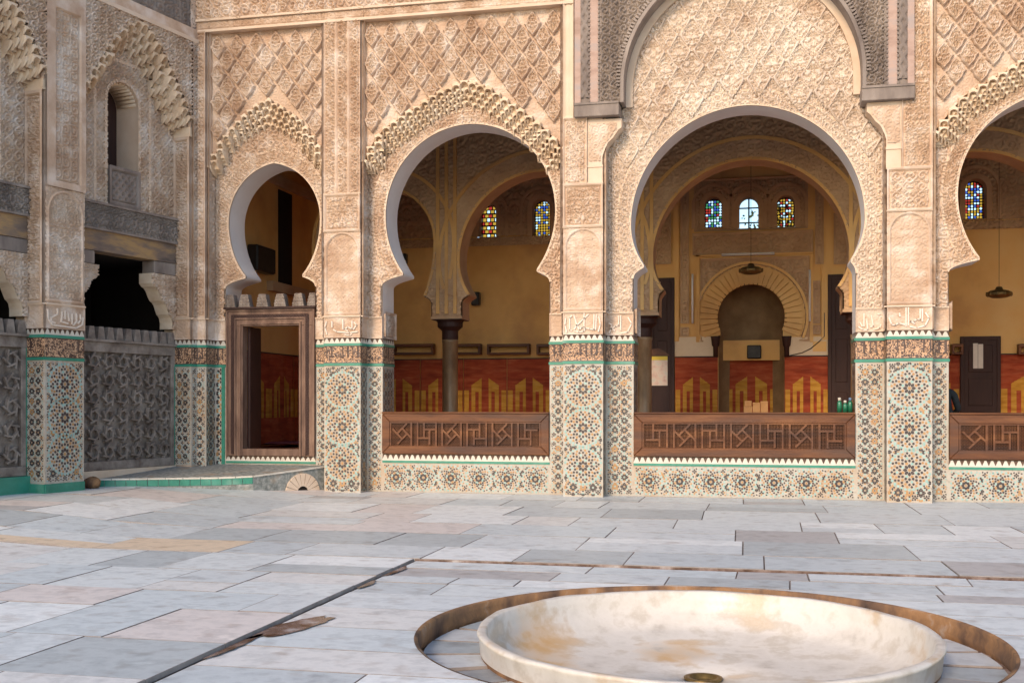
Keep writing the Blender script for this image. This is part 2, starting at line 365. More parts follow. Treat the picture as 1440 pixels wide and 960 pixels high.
# broken, wet stretch beside the gutter
def stain(c, ax, la, lb, seed, n=40):
    """irregular wet patch lying on the lower paving"""
    d = math.hypot(*ax); ux, uy = ax[0] / d, ax[1] / d; q = []
    for k in range(n):
        t = 2 * math.pi * k / n; r = .75 + .5 * vn(np.array([2.2 * math.cos(t) + 5]), np.array([2.2 * math.sin(t) + 5]), seed)[0] + .22 * vn(np.array([7 * math.cos(t) + 9]), np.array([7 * math.sin(t) + 9]), seed)[0]
        e, f = la * r * math.cos(t), lb * r * math.sin(t); x = c[0] + ux * e - uy * f; q.append((max(x, XT + .012), c[1] + uy * e + ux * f))
    MB().add([(x, y, ZI + .0085) for x, y in q], [tuple(range(n))]).build('wet_stain', marble_wet, court)
pA, pB = gxy(352, 897, ZI), gxy(455, 870, ZI)
stain(((pA[0] + pB[0]) / 2, (pA[1] + pB[1]) / 2), (pB[0] - pA[0], pB[1] - pA[1]), math.hypot(pB[0] - pA[0], pB[1] - pA[1]) * .5, .10, 3)
for yy_, l_, w_, sd in ((-7.75, .22, .05, 4), (-10.7, .35, .05, 5), (-8.45, .16, .045, 6)): stain((XT + .02, yy_), (0.05, 1), l_, w_, sd)
gut = MB(); gut.wbox(XT - .012, XT + .008, -16, YT + .012, -.12, -.034); gut.wbox(XT - .012, 6.2, YT - .01, YT + .014, -.12, -.0341)
gut.wbox(XT, 6.2, YT + .0095, YT + .0155, -.034, -.004)
gut.build('gutter_bottom', marble_wet, court)
# fountain pit
pit = MB(); ncir = 96
def wob(k, amp): return amp * (vn(np.array([k * .31]), np.array([.5]), 3)[0] - .5)
vs, fs = [], []
for j, (dr, z) in enumerate([(.012, ZI + .004), (-.012, ZI - .004), (-.006, ZI - .045), (-.02, ZI - .085), (-.005, -.17)]):
    for k in range(ncir):
        a = 2 * math.pi * k / ncir; r = PR + dr + wob(k + 17 * j, .03 if 0 < j else .004); vs.append((PCX + r * math.cos(a), PCY + r * math.sin(a), z))
for j in range(4):
    fs += [(j * ncir + k, (j + 1) * ncir + k, (j + 1) * ncir + (k + 1) % ncir, j * ncir + (k + 1) % ncir) for k in range(ncir)]
pit.add(vs, fs); pit.build('pit_wall', rust_stone, court, smooth=True)
pf = MB(); pf.lathe([(PR + .05, -.155), (1.335, -.155)], (PCX, PCY, 0), 64); pf.build('pit_bed', marble_wet, court)
k = 0
while k < 26:                                       # flagstones round the foot of the basin
    a0 = 2 * math.pi * k / 26 + .02; a1 = 2 * math.pi * (k + 1) / 26 - .01; r0, r1 = 1.345, 1.715
    poly = [(PCX + r1 * math.cos(a), PCY + r1 * math.sin(a)) for a in np.linspace(a0, a1, 4)] + [(PCX + r0 * math.cos(a), PCY + r0 * math.sin(a)) for a in np.linspace(a1, a0, 4)]
    slab(poly, -.142 + RNG.uniform(-.008, .006), RNG.choice([(.55, .62, .66), (.70, .78, .82), (.42, .44, .46), (.8, .84, .86)]), name='pit_slab'); k += 1
basin = empty('fountain_basin', (PCX, PCY, -.36), label='round shallow marble fountain basin with ochre stains sunk in the paving', cat='basin')
prof = [(1.35, -.18), (1.365, -.12), (1.374, -.02), (1.386, -.006), (1.384, .006), (1.375, .012), (1.337, .012), (1.326, .004), (1.318, -.06), (1.300, -.145), (1.275, -.160), (1.258, -.200), (1.18, -.238), (1.155, -.242), (1.05, -.268), (.6, -.292), (.10, -.303), (.095, -.36)]
bm_ = MB(); seg = 128; vs, fs = [], []
for j, (r, z) in enumerate(prof):
    for q in range(seg):
        a = 2 * math.pi * q / seg; w = .016 * (vn(np.array([q * .37]), np.array([j * .9]), 4)[0] - .5) * (1.2 if 2 < j < 8 else .35 if j < 12 else 0); vs.append((PCX + (r + w) * math.cos(a), PCY + (r + w) * math.sin(a), z + .4 * w))
for j in range(len(prof) - 1): fs += [(j * seg + q, j * seg + (q + 1) % seg, (j + 1) * seg + (q + 1) % seg, (j + 1) * seg + q) for q in range(seg)]
bm_.add(vs, fs, 0)
bm_.m = [1 if j < 1 else 0 for j in range(len(prof) - 1) for q in range(seg)]
bm_.build('bowl', [basin_marble, rust_stone], basin, smooth=True)
dr = MB(); dr.lathe([(.115, -.300), (.118, -.288), (.085, -.285), (.075, -.310), (.06, -.318), (.0, -.318)], (PCX, PCY, 0), 28)
drm = material('bronze_drain', [(.10, .06, .02), (.32, .20, .06)], 12, .45, metal=.7); dr.build('drain', drm, basin, smooth=True)

# ------------------------------------------------------------------ glazed tile mosaic
def zellige_mesh(fr, a0, a1, z0, z1, h, ros=(), p=.138, seed=0, warm=.22):
    """small cut tiles on a pale ground: eight-petal flowers with larger rosettes let in"""
    rg = random.Random(seed); m = MB(fr); e = .012
    def piece(ca, cz, ang, l, w, mi):
        c, s = math.cos(ang), math.sin(ang)
        pts = [(-l, 0), (-l * .35, -w), (l * .35, -w), (l, 0), (l * .35, w), (-l * .35, w)]
        q = [(ca + x * c - y * s, cz + x * s + y * c) for x, y in pts]
        if min(t[0] for t in q) < a0 + e or max(t[0] for t in q) > a1 - e or min(t[1] for t in q) < z0 + e or max(t[1] for t in q) > z1 - e: return
        m.add([(x, z, h) for x, z in q], [(0, 1, 2, 3, 4, 5)], mi)
    nx = max(1, round((a1 - a0) / p)); nz = max(1, round((z1 - z0) / p)); px, pz = (a1 - a0) / nx, (z1 - z0) / nz
    def free(a, z): return all((a - c[0]) ** 2 + (z - c[1]) ** 2 > (c[2] * 1.02) ** 2 for c in ros)
    for i in range(nx + 1):
        for j in range(nz + 1):
            for (oa, oz, kind) in ((0, 0, 0), (.5, .5, 1)):
                ca, cz = a0 + (i + oa) * px, z0 + (j + oz) * pz
                amber = vn(np.array([ca * 2.3]), np.array([cz * 2.3]), 9 + seed)[0]
                if kind == 0:
                    star = 1 if rg.random() < .10 + .30 * (amber > .6) else 0
                    for k in range(8):
                        ang = k * math.pi / 4 + math.pi / 8; r = px * .235
                        x, z = ca + r * math.cos(ang), cz + r * math.sin(ang)
                        if free(x, z): piece(x, z, ang, px * .145, px * .085, star)
                        ang += math.pi / 8; r = px * (.37 if k % 2 else .40)
                        x, z = ca + r * math.cos(ang), cz + r * math.sin(ang)
                        if free(x, z): piece(x, z, ang + math.pi / 2, px * .10, px * .072, 2 if rg.random() < .36 else (1 if rg.random() < .34 else 0))
                    if free(ca, cz): piece(ca, cz, 0, px * .07, px * .065, 1 - star if rg.random() < .7 else 2)
                else:
                    for k in range(4):
                        ang = k * math.pi / 2; r = px * .15
                        x, z = ca + r * math.cos(ang), cz + r * math.sin(ang)
                        if free(x, z): piece(x, z, ang, px * .125, px * .078, 0 if rg.random() < .75 else 1)
    for (ca, cz, R) in ros:
        piece(ca, cz, 0, R * .08, R * .075, 1)
        u = .29 / R * (R ** .55) / (.29 ** .55)
        for n, r, l, w, mis, rad in ((8, .20, .11, .07, (0,), 1), (8, .34, .08, .07, (1, 2), 1), (16, .46, .08, .06, (0,), 1), (16, .59, .075, .062, (2, 0, 1, 0), 1), (24, .72, .07, .058, (0, 0, 1), 1), (24, .84, .065, .058, (0, 1), 1), (32, .965, .08, .06, (2,), 0)):
            if R < .24 and n in (24, 32): n = n * 2 // 3
            if R < .24: w *= 1.25
            for k in range(n):
                ang = 2 * math.pi * (k + (.5 if r in (.34, .59, .84) else 0)) / n
                piece(ca + R * r * math.cos(ang), cz + R * r * math.sin(ang), ang + (0 if rad else math.pi / 2), R * l, R * w, mis[k % len(mis)])
    return m
TM = [tile_black, tile_orange, tile_sage]
def zellige(fr, parent, a0, a1, z0, z1, h, ros=(), seed=0, **k):
    g = MB(fr); g.add([(a0, z0, h), (a1, z0, h), (a1, z1, h), (a0, z1, h)], [(0, 1, 2, 3)]); g.build('tile_ground', tile_ground, parent)
    m = zellige_mesh(fr, a0, a1, z0, z1, h + .004, ros, seed=seed, **k)
    if m.f: m.build('mosaic_tiles', TM, parent, kind='stuff')
def teeth(fr, parent, a0, a1, z0, z1, h, n=None, up=True):
    n = n or max(1, round((a1 - a0) / .088)); p = (a1 - a0) / n
    b = MB(fr); b.add([(a0, z0, h), (a1, z0, h), (a1, z1, h), (a0, z1, h)], [(0, 1, 2, 3)], 0)
    zb = z0 + (z1 - z0) * .22
    b.add([(a0, z0, h + .004), (a1, z0, h + .004), (a1, zb, h + .004), (a0, zb, h + .004)], [(0, 1, 2, 3)], 1)
    for i in range(n):
        c = a0 + (i + .5) * p
        b.add([(c - p * .46, zb, h + .004), (c + p * .46, zb, h + .004), (c + p * .14, z1 - .008, h + .004), (c - p * .14, z1 - .008, h + .004)], [(0, 1, 2, 3)], 1)
    b.build('tooth_tiles', [tooth_dark, tile_white], parent, kind='stuff')
def strip(fr, parent, a0, a1, z0, z1, h, mat=None, name='green_tile_strip', d=.012):
    MB(fr).box(a0, a1, z0, z1, h - .02, h + d).build(name, mat or tile_green, parent)
def script_band(fr, parent, a0, a1, z0, z1, h, seed=0):
    """scraped-glaze writing band: dark glaze left standing on the clay ground"""
    def pat(A, Z):
        e = np.minimum(Z - z0, z1 - Z)
        s = arab(A, Z, .16, seed, False, 2.6); up = sst(.25, .5, np.sin(2 * np.pi * A / .085 + 3 * vn(A * 4, Z * 0, seed)) * sst(z0 + .06, z0 + .10, Z) - .15)
        return np.where(e < .016, 1.0, np.maximum(s * .9, up * (vn(A * 5, Z * 0 + 3, seed + 1) > .45)))
    relief('inscription_band', parent, [scraped, glaze_dark], fr, a0, a1, z0, z1, h, lambda A, Z: .008 * pat(A, Z), .011, None, lambda A, Z: (pat(A, Z) > .5).astype(int))
def ribbon(m, pts, w, h0, h1):
    for (x0, z0), (x1, z1) in zip(pts[:-1], pts[1:]):
        l = math.hypot(x1 - x0, z1 - z0) or 1e-6; dx, dz = (x1 - x0) / l, (z1 - z0) / l; nx, nz = -dz * w / 2, dx * w / 2
        a = (x0 - dx * w * .3, z0 - dz * w * .3); b = (x1 + dx * w * .3, z1 + dz * w * .3)
        m.prism([(a[0] - nx, a[1] - nz), (b[0] - nx, b[1] - nz), (b[0] + nx, b[1] + nz), (a[0] + nx, a[1] + nz)], h0, h1)
lime = material('lime_white', [(.68, .57, .46), (.80, .71, .62)], 4, .9)
CART = {   # carved brush strokes as they stand on the cartouches (pixel boxes of the enlarged view)
 'c_main': ((270, 890, 440, 118), [[(755, 150), (750, 370), (690, 360), (620, 345)], [(790, 150), (780, 372)], [(600, 130), (600, 330), (565, 342), (622, 352), (590, 392), (520, 405), (450, 385)], [(665, 145), (480, 310), (450, 360)], [(440, 150), (490, 310), (530, 370), (560, 330)], [(410, 160), (375, 190), (375, 370), (405, 380)], [(830, 180), (850, 300), (820, 400)], [(310, 200), (300, 300), (330, 400)]]),
 'c_right': ((950, 1345, 440, 118), [[(1135, 150), (1135, 290), (1090, 300), (1030, 350), (1000, 400)], [(1165, 150), (1165, 360)], [(1000, 260), (1050, 290), (1020, 330), (1080, 370)], [(1270, 180), (1320, 270), (1260, 395), (1170, 410)]]),
 'd_main': ((525, 1155, 415, 105), [[(790, 120), (790, 360)], [(822, 120), (822, 350)], [(985, 140), (985, 280), (940, 270), (900, 300), (850, 300), (905, 330)], [(1015, 140), (1015, 300)], [(1060, 190), (1105, 260), (1050, 360), (940, 390), (850, 372)], [(780, 345), (690, 320), (640, 345), (590, 340), (555, 250)], [(700, 190), (705, 230)]]),
 'd_left': ((95, 510, 420, 110), [[(215, 170), (215, 340)], [(255, 250), (268, 390), (200, 390), (140, 350)], [(320, 200), (350, 340), (310, 352)], [(160, 290), (190, 340)], [(350, 390), (440, 370), (460, 320)], [(415, 180), (450, 190), (460, 220)]]),
 'b_main': ((55, 815, 530, 150), [[(460, 200), (460, 370)], [(650, 230), (650, 370), (560, 335), (500, 370), (560, 410)], [(230, 230), (230, 330)], [(260, 380), (330, 420), (600, 440), (760, 420)], [(690, 250), (740, 300), (680, 380)], [(110, 230), (80, 340), (120, 460)], [(500, 470), (600, 490), (640, 460)]]),
 'e_main': ((480, 1030, 490, 70), [[(635, 130), (640, 230), (550, 300), (545, 370), (600, 390)], [(740, 160), (740, 300)], [(840, 200), (840, 380)], [(900, 190), (905, 330), (860, 400)], [(700, 180), (690, 360), (780, 380)], [(500, 160), (510, 330), (570, 430), (900, 450), (990, 380), (1000, 250)], [(960, 200), (965, 300), (930, 360)], [(780, 200), (800, 330)]]),
}
def cartouche(fr, parent, a0, a1, z0, z1, h, key=None, seed=0):
    def hf(A, Z):
        e = np.minimum(np.minimum(A - a0, a1 - A), np.minimum(Z - z0, z1 - Z))
        return np.where(e < .022, .02, .010 * arab(A, Z, .2, 3 + seed, False, 3.5))
    c = relief('cartouche', parent, stucco, fr, a0, a1, z0, z1, h, hf, .014)
    MB(fr).box(a0, a1, z1, z1 + .02, h - .02, h + .035).build('moulding', stucco_trim, parent)
    if key:
        (x0, x1, y1, y0), strokes = CART[key]; m = MB(fr)
        for st in strokes: ribbon(m, [(a0 + (x - x0) / (x1 - x0) * (a1 - a0), z0 + (y1 - y) / (y1 - y0) * (z1 - z0)) for x, y in st], .018, h, h + .026)
        m.build('carved_lettering', lime, parent, kind='stuff')
ZG, ZT0, ZT1, ZH0, ZH1, ZC = 1.98, 2.04, 2.29, 2.33, 2.415, 2.74
def pier_face(fr, parent, a0, a1, h=0, ros=None, key=None, seed=0, zb=0.0, top=ZC, base=False, side=False):
    """one face of a pier: mosaic, green strip, writing band, teeth, carved cartouche"""
    z = zb
    if base: MB(fr).box(a0, a1, zb, zb + .17, h - .02, h + .018).build('base_tile', tile_green, parent); z = zb + .17
    w = a1 - a0
    R = min(.29, w * .47)
    rs = [] if not ros else [((a0 + a1) / 2, c, R) for c in ros]
    zellige(fr, parent, a0, a1, z, ZG, h, rs, seed)
    strip(fr, parent, a0, a1, ZG, ZT0 - .02, h)
    script_band(fr, parent, a0, a1, ZT0 - .02, ZT1, h, seed)
    strip(fr, parent, a0, a1, ZT1, ZH0, h)
    teeth(fr, parent, a0, a1, ZH0, ZH1, h)
    if top > ZH1: cartouche(fr, parent, a0, a1, ZH1, ZC, h + .004, key, seed)

# ------------------------------------------------------------------ arches
def opening(cx, cz, R, a, b, wt, jl, jr, zj, drop=.20, n=28):
    """outline of a horseshoe opening from left jamb foot over the crown to right jamb foot"""
    e = (a * a - R * R) / (2 * R); pts = []
    for t in np.linspace(0, 1, n):
        z = a * math.sin(t * math.pi / 2); w = math.sqrt(max(0, (R + e) ** 2 - z * z)) - e; pts.append((w, z))
    B = b / math.sqrt(1 - (wt / R) ** 2)
    low = [(R * math.sqrt(1 - (q / B) ** 2), -q) for q in np.linspace(b, 0, 12)[:-1]]
    half = low + pts                                      # right half, tip to crown
    def imp(j, s):                                        # little concave moulding under the tip
        x0, x1 = s * wt, (j - cx); o = []
        for t in np.linspace(0, 1, 8):
            o.append((x1 + (x0 - x1) * t ** 2.2, -b - drop + drop * .80 * t))
        o += [(x0, -b - drop * .06)]
        return o
    L = [(jl - cx, zj - cz)] + imp(jl, -1) + [(-w, z) for w, z in half]
    Rr = [(jr - cx, zj - cz)] + imp(jr, 1) + half
    return [(cx + x, cz + z) for x, z in L] + [(cx + x, cz + z) for x, z in Rr[::-1][1:]]
def outset(line, d):
    """move an open line d outwards (away from its middle)"""
    o = []
    n = len(line)
    for i, (x, z) in enumerate(line):
        x0, z0 = line[max(0, i - 1)]; x1, z1 = line[min(n - 1, i + 1)]
        dx, dz = x1 - x0, z1 - z0; l = math.hypot(dx, dz) or 1; o.append((x - dz / l * d, z + dx / l * d))
    return o
def lerpline(p, x):
    xs = [q[0] for q in p]; return np.interp(x, xs, [q[1] for q in p])

def muq_cell(w, hgt, d):
    """a small overhanging block with an arched niche cut in its face"""
    r = w * .34; zt = hgt * .40; zc = -hgt * .30
    arc = [(r * math.cos(t), zc + hgt * .46 * math.sin(t) ** .8) for t in np.linspace(math.pi, 0, 11)]
    front = [(-w / 2, zt), (-w / 2, -hgt * .8), (-w * .46, -hgt), (-w * .40, -hgt * .8), (-r, -hgt * .55)] + arc + [(r, -hgt * .55), (w * .40, -hgt * .8), (w * .46, -hgt), (w / 2, -hgt * .8), (w / 2, zt)]
    m = MB(); n = len(front)
    fa = [(x, -d * (1 - .75 * (max(0, -z) / hgt) ** 1.4), z) for x, z in front]; ba = [(x * .92, 0, z) for x, z in front]
    m.add(fa + ba, [tuple(range(n))] + [(n + i, n + (i + 1) % n, (i + 1) % n, i) for i in range(n)])
    nb = [(-r, zc), (r, zc)]
    q = len(m.v); m.v += [(-w * .46, -d * .12, -hgt), (w * .46, -d * .12, -hgt), (w * .46, -d * .12, zt), (-w * .46, -d * .12, zt)]; m.f.append((q, q + 1, q + 2, q + 3)); m.m.append(0)
    return m.mesh('muqarnas_cell')
def muq_tip(w, hgt, d):
    m = MB(); m.add([(-w / 2, -d, 0), (w / 2, -d, 0), (w * .32, -d * .9, hgt * .45), (0, -d * .7, hgt), (-w * .32, -d * .9, hgt * .45), (-w / 2, .01, 0), (w / 2, .01, 0), (0, .01, hgt * .9)],
                    [(0, 1, 2, 3, 4), (0, 4, 3, 7, 5), (1, 6, 7, 3, 2), (0, 5, 6, 1)])
    return m.mesh('muqarnas_tip')
def muqarnas(fr, parent, inner, outer, depth, w, hc, tiers=3, mat=None, rotz=0.0, sheeth=None):
    cell = muq_cell(w, hc, depth / tiers + .055); tip = muq_tip(w * .8, hc * .55, .05)
    for q in (cell, tip): q.materials.append(mat or stucco_pale)
    x0, x1 = outer[0][0], outer[-1][0]
    for j in range(tiers):
        f = (j + .55) / tiers
        xs0, xs1 = inner[0][0] * (1 - f) + x0 * f, inner[-1][0] * (1 - f) + x1 * f
        n = max(2, int(round((xs1 - xs0) / (w * .94)))); n += (n + j) % 2
        for i in range(n + 1):
            c = xs0 + (xs1 - xs0) * i / n
            tt = (c - xs0) / (xs1 - xs0)
            za = lerpline(inner, inner[0][0] + tt * (inner[-1][0] - inner[0][0])); zb = lerpline(outer, x0 + tt * (x1 - x0))
            z = za + (zb - za) * f
            steep = abs(lerpline(outer, x0 + min(1, tt + .03) * (x1 - x0)) - lerpline(outer, x0 + max(0, tt - .03) * (x1 - x0))) / (.06 * (x1 - x0))
            reps = 1 if steep < 1.15 else 2
            for rr in range(reps):
                zz = z - rr * hc * 1.1
                p = fr.w(c, zz, depth * j / tiers - .02)
                place('muqarnas_cell', cell, p, parent, (0, 0, rotz))
            if j == tiers - 1 and i % 2 == 0:
                place('muqarnas_tip', tip, fr.w(c, z + hc * .28, depth - .02), parent, (0, 0, rotz))
    MB(fr).sheet(outer, -.02, depth, 0).build('corbel_soffit', stucco_pale, parent)

# ------------------------------------------------------------------ carved lozenge and leaf panels (shared pieces)
def lozenge_mesh(w, hgt, seed, lob=.10):
    def dia(A, Z):
        a = np.abs(A) / (w / 2); z = np.abs(Z) / (hgt / 2); k = a + z
        return k + lob * np.sin(np.pi * 3 * np.clip(z, 0, 1)) * (1 - z)
    def hf(A, Z):
        k = dia(A, Z); rim = sst(.98, .90, k) * sst(.74, .80, k)
        leaf = arab(np.abs(A) + .01, Z, .16, seed, False, 2.6)
        return .012 + .05 * rim + .045 * leaf * sst(.78, .72, k) - .014 * sst(.95, 1.0, k)
    me = relief_mesh('lozenge', None, -w / 2, w / 2, -hgt / 2, hgt / 2, 0, hf, .011, lambda A, Z: dia(A, Z) < 1.02)
    me.materials.append(stucco); return me

# ------------------------------------------------------------------ the arcade wall
TW = .55                                            # wall thickness
ZTOP, ZEND = 7.36, 9.2
HP, HS = .30, .235                                  # pilaster fronts and lozenge panels stand this far out
arcade = empty('arcade_wall', (-2.5, 0, 0), kind='thing', label='carved stucco arcade wall with horseshoe arches and tiled piers', cat='wall')
def bay_from(uc, Rp, vc, va, vt, wt, ul, ur, zj):
    k = fdepth(fx(uc), 0) / FPX
    return dict(cx=fx(uc), cz=fz(uc, vc), R=Rp * k, a=(vc - va) * k, b=(vt - vc) * k, wt=wt * k, jl=fx(ul), jr=fx(ur), zj=zj)
B0 = bay_from(386, 69, 310, 230, 387, 43, 318, 444, .40)
B1 = bay_from(660, 123, 300, 175, 381, 97, 538, 773, .49)
B2 = bay_from(1048, 160.5, 311, 149, 369, 142, 891, 1203, .49)
B3 = dict(B1); XC3 = fx(1334) + (B1['cx'] - B1['jl']) + .06; B3.update(cx=XC3, jl=fx(1334), jr=XC3 + B1['jr'] - B1['cx'])
for b in (B0, B1, B2, B3): b['line'] = opening(b['cx'], b['cz'], b['R'], b['a'], b['b'], b['wt'], b['jl'], b['jr'], b['zj'])
# piers: left strip, pilaster, right strip (x ranges)
XA0 = fx(262, HP)
PIERS = {
 'a': (None, (XA0, fx(290, HP)), (fx(290, HP), B0['jl'])),
 'b': ((B0['jr'], fx(456, HP)), (fx(456, HP), fx(507, HP)), (fx(507, HP), B1['jl'])),
 'c': ((B1['jr'], fx(792, HP)), (fx(792, HP), fx(848, HP)), (fx(848, HP), B2['jl'])),
 'd': ((B2['jr'], fx(1247, HP)), (fx(1247, HP), fx(1311, HP)), (fx(1311, HP), B3['jl'])),
}
wd = PIERS['b'][1][1] - PIERS['b'][1][0]
PIERS['e'] = ((B3['jr'], B3['jr'] + .25), (B3['jr'] + .25, B3['jr'] + .25 + wd), (B3['jr'] + .25 + wd, B3['jr'] + .6 + wd))
ROSZ = [fz(482, v, HP) for v in (548, 600, 651)]
keys = {'a': (None, None, None), 'b': (None, 'b_main', None), 'c': (None, 'c_main', 'c_right'), 'd': ('d_left', 'd_main', None), 'e': (None, 'b_main', None)}
plab = {'a': 'corner pier with green-edged mosaic beside the wooden door', 'b': 'pier between the wooden door and the pointed arch', 'c': 'pier with white carved letters left of the mihrab view', 'd': 'pier with carved letters right of the wide central arch', 'e': 'pier beyond the last arch'}
for nm, (ls, pl, rs) in PIERS.items():
    x0 = (ls or pl)[0]; x1 = rs[1]
    pier = MB(FA).box(x0 + .01, x1 - .01, -.05, 3.35, -TW + .01, -.012).box(pl[0] + .006, pl[1] - .006, -.05, ZEND, -.02, HP - .012).build('pier', stucco, arcade, label=plab[nm])
    zb = .0
    if ls:
        pier_face(FA, pier, ls[0], ls[1], 0, key=keys[nm][0], seed=1)
        zellige(sideframe(ls[0], 0, -1), pier, -TW, 0, .4, ZG, .004, seed=5)
        strip(sideframe(ls[0], 0, -1), pier, -TW, 0, ZG, ZT0 - .02, .004); script_band(sideframe(ls[0], 0, -1), pier, -TW, 0, ZT0 - .02, ZT1, .004, 8); strip(sideframe(ls[0], 0, -1), pier, -TW, 0, ZT1, ZH0, .004); teeth(sideframe(ls[0], 0, -1), pier, -TW, 0, ZH0, ZH1, .004)
        fr = sideframe(pl[0], 0, -1)
        pier_face(fr, pier, 0, HP, 0, seed=4); relief('side_panel', pier, stucco, fr, 0, HP, ZC, ZEND, 0, framed(lambda A, Z: arab(A, Z, .15, 4), 0, HP, ZC, ZEND), .02)
    pier_face(FA, pier, pl[0], pl[1], HP, ros=None if nm == 'a' else ROSZ, key=keys[nm][1], seed=2, zb=zb)
    if rs[1] - rs[0] > .05:
        pier_face(FA, pier, rs[0], rs[1], 0, key=keys[nm][2], seed=3, zb=zb)
    fr = sideframe(pl[1], -HP, 1)                     # right return of the pilaster
    pier_face(fr, pier, 0, HP, 0, seed=6); relief('side_panel', pier, stucco, fr, 0, HP, ZC, ZEND, 0, framed(lambda A, Z: arab(A, Z, .15, 5), 0, HP, ZC, ZEND), .02)
    fr = sideframe(rs[1], 0, 1)                       # jamb into the hall
    if nm != 'e':
        zellige(fr, pier, 0, TW, .4, ZG, .004, seed=7); strip(fr, pier, 0, TW, ZG, ZT0 - .02, .004); script_band(fr, pier, 0, TW, ZT0 - .02, ZT1, .004, 9); strip(fr, pier, 0, TW, ZT1, ZH0, .004); teeth(fr, pier, 0, TW, ZH0, ZH1, .004)
        relief('jamb_panel', pier, stucco, fr, 0, TW, ZH1, ZC + .1, .004, framed(lambda A, Z: arab(A, Z, .2, 6), 0, TW, ZH1, ZC + .1), .02)

# pilaster fronts above the writing
def arched(a0, a1, z0, z1, pat, b=.05):
    c, r = (a0 + a1) / 2, (a1 - a0) / 2 - b
    def hf(A, Z):
        ins = (np.abs(A - c) < r) & (Z > z0 + b) & ((Z < z1 - b - r) | (np.hypot(A - c, Z - (z1 - b - r)) < r))
        rim = (np.abs(A - c) < r + .03) & (Z > z0 + b - .03) & ((Z < z1 - b - r) | (np.hypot(A - c, Z - (z1 - b - r)) < r + .03)) & ~ins
        return np.where(ins, .022 * pat(A, Z), np.where(rim, .034, .010 + .012 * arab(A, Z, .14, 8)))
    return hf
def pstack(nm, x0, x1, levels, h=HP):
    par = empty('pilaster_front', ((x0 + x1) / 2, -h, ZC), parent=None); par.parent = arcade; par.location = Vector(((x0 + x1) / 2, -h, ZC)) - wloc(arcade)
    for (z0, z1, kind, sd) in levels:
        if kind == 'arch': hf = arched(x0, x1, z0, z1, lambda A, Z, s=sd: stars(A - (x0 + x1) / 2, Z, .11) * .5 + .5 * arab(A, Z, .18, s))
        elif kind == 'lines':
            ws = np.linspace(x0, x1, 4)
            def hf(A, Z, ws=ws):
                e = np.min(np.stack([np.abs(A - w) for w in ws]), 0)
                return np.where(e < .02, .03, np.where(e < .032, 0, .042 * arab(A - x0, Z, (x1 - x0) / 6, sd)))
        else: hf = framed(lambda A, Z, s=sd: arab(A - (x0 + x1) / 2, Z, .22, s), x0, x1, z0, z1, .03)
        relief('carved_panel', par, stucco, FA, x0, x1, z0, z1, h - .006, hf, .0145)
        MB(FA).box(x0 - .004, x1 + .004, z1 - .012, z1 + .014, h - .03, h + .032).build('moulding', stucco_trim, par)
    return par
zB = lambda v: fz(480, v, HP)
pstack('a', PIERS['a'][1][0], PIERS['a'][1][1], [(ZC + .02, ZTOP, 'plain', 11)])
pstack('b', *PIERS['b'][1], [(ZC + .02, zB(325), 'arch', 12), (zB(325), zB(273), 'plain', 13), (zB(273), ZTOP, 'lines', 14)])
zC = lambda v: fz(820, v, HP)
pstack('c', *PIERS['c'][1], [(ZC + .02, zC(319), 'arch', 15), (zC(319), zC(259), 'plain', 16)])
pstack('d', *PIERS['d'][1], [(ZC + .02, fz(1279, 296, HP), 'arch', 17), (fz(1279, 296, HP), fz(1279, 236, HP), 'plain', 18)])
pstack('e', *PIERS['e'][1], [(ZC + .02, zB(325), 'arch', 12), (zB(325), zB(273), 'plain', 13), (zB(273), ZTOP, 'lines', 14)])
# narrow carved strips that carry on up beside the cedar frame
cX0, cX1 = PIERS['c'][1]; dX0, dX1 = PIERS['d'][1]
sC = fx(807, HP); sD0, sD1 = fx(1288, HP), fx(1309, HP)
for (x0, x1, z0, sd) in ((cX0, fx(826, HP), zC(259), 21), (fx(1268, HP), dX1, fz(1279, 236, HP), 22)):
    zt = ZEND if x0 > 0 else zC(166)
    relief('carved_strip', arcade, stucco, FA, x0, x1, z0, zt, HP - .004, framed(lambda A, Z: arab(A - x0, Z, .16, sd), x0, x1, z0, zt, .02), .015)
relief('carved_strip', arcade, stucco_trim, FA, cX0, sC, zC(166), ZEND, HP - .004, framed(lambda A, Z: 0 * A + .3, cX0, sC, zC(166), ZEND, .02), .03)

# arches with their carved faces, corbelled muqarnas and lozenge panels
alab = ['pointed horseshoe arch over the wooden door', 'pointed horseshoe arch above the left railing', 'wide horseshoe arch in front of the mihrab', 'horseshoe arch right of the wide arch']
MUQ = {
 0: ([(300, 245), (312, 226), (335, 203), (357, 189), (378, 181), (400, 188), (425, 203), (446, 225), (453, 243)], [(296, 236), (310, 203), (335, 172), (357, 151), (376, 138), (396, 151), (424, 171), (445, 200), (456, 226)]),
 1: ([(528, 240), (545, 219), (565, 203), (587, 187), (608, 171), (630, 158), (655, 149), (680, 157), (705, 171), (730, 190), (752, 212), (770, 240)], [(515, 228), (525, 200), (540, 181), (571, 160), (592, 147), (612, 133), (655, 113), (690, 125), (710, 140), (740, 160), (765, 180), (788, 208)]),
}
def to_m(pts, h): return [(fx(u, h), fz(u, v, h)) for u, v in pts]
spans = [(PIERS['a'][1][1], PIERS['b'][1][0]), (PIERS['b'][1][1], PIERS['c'][1][0]), (PIERS['c'][1][1], PIERS['d'][1][0]), (PIERS['d'][1][1], PIERS['e'][1][0])]
loz = [lozenge_mesh(.33, .43, s) for s in (31, 32, 33)]
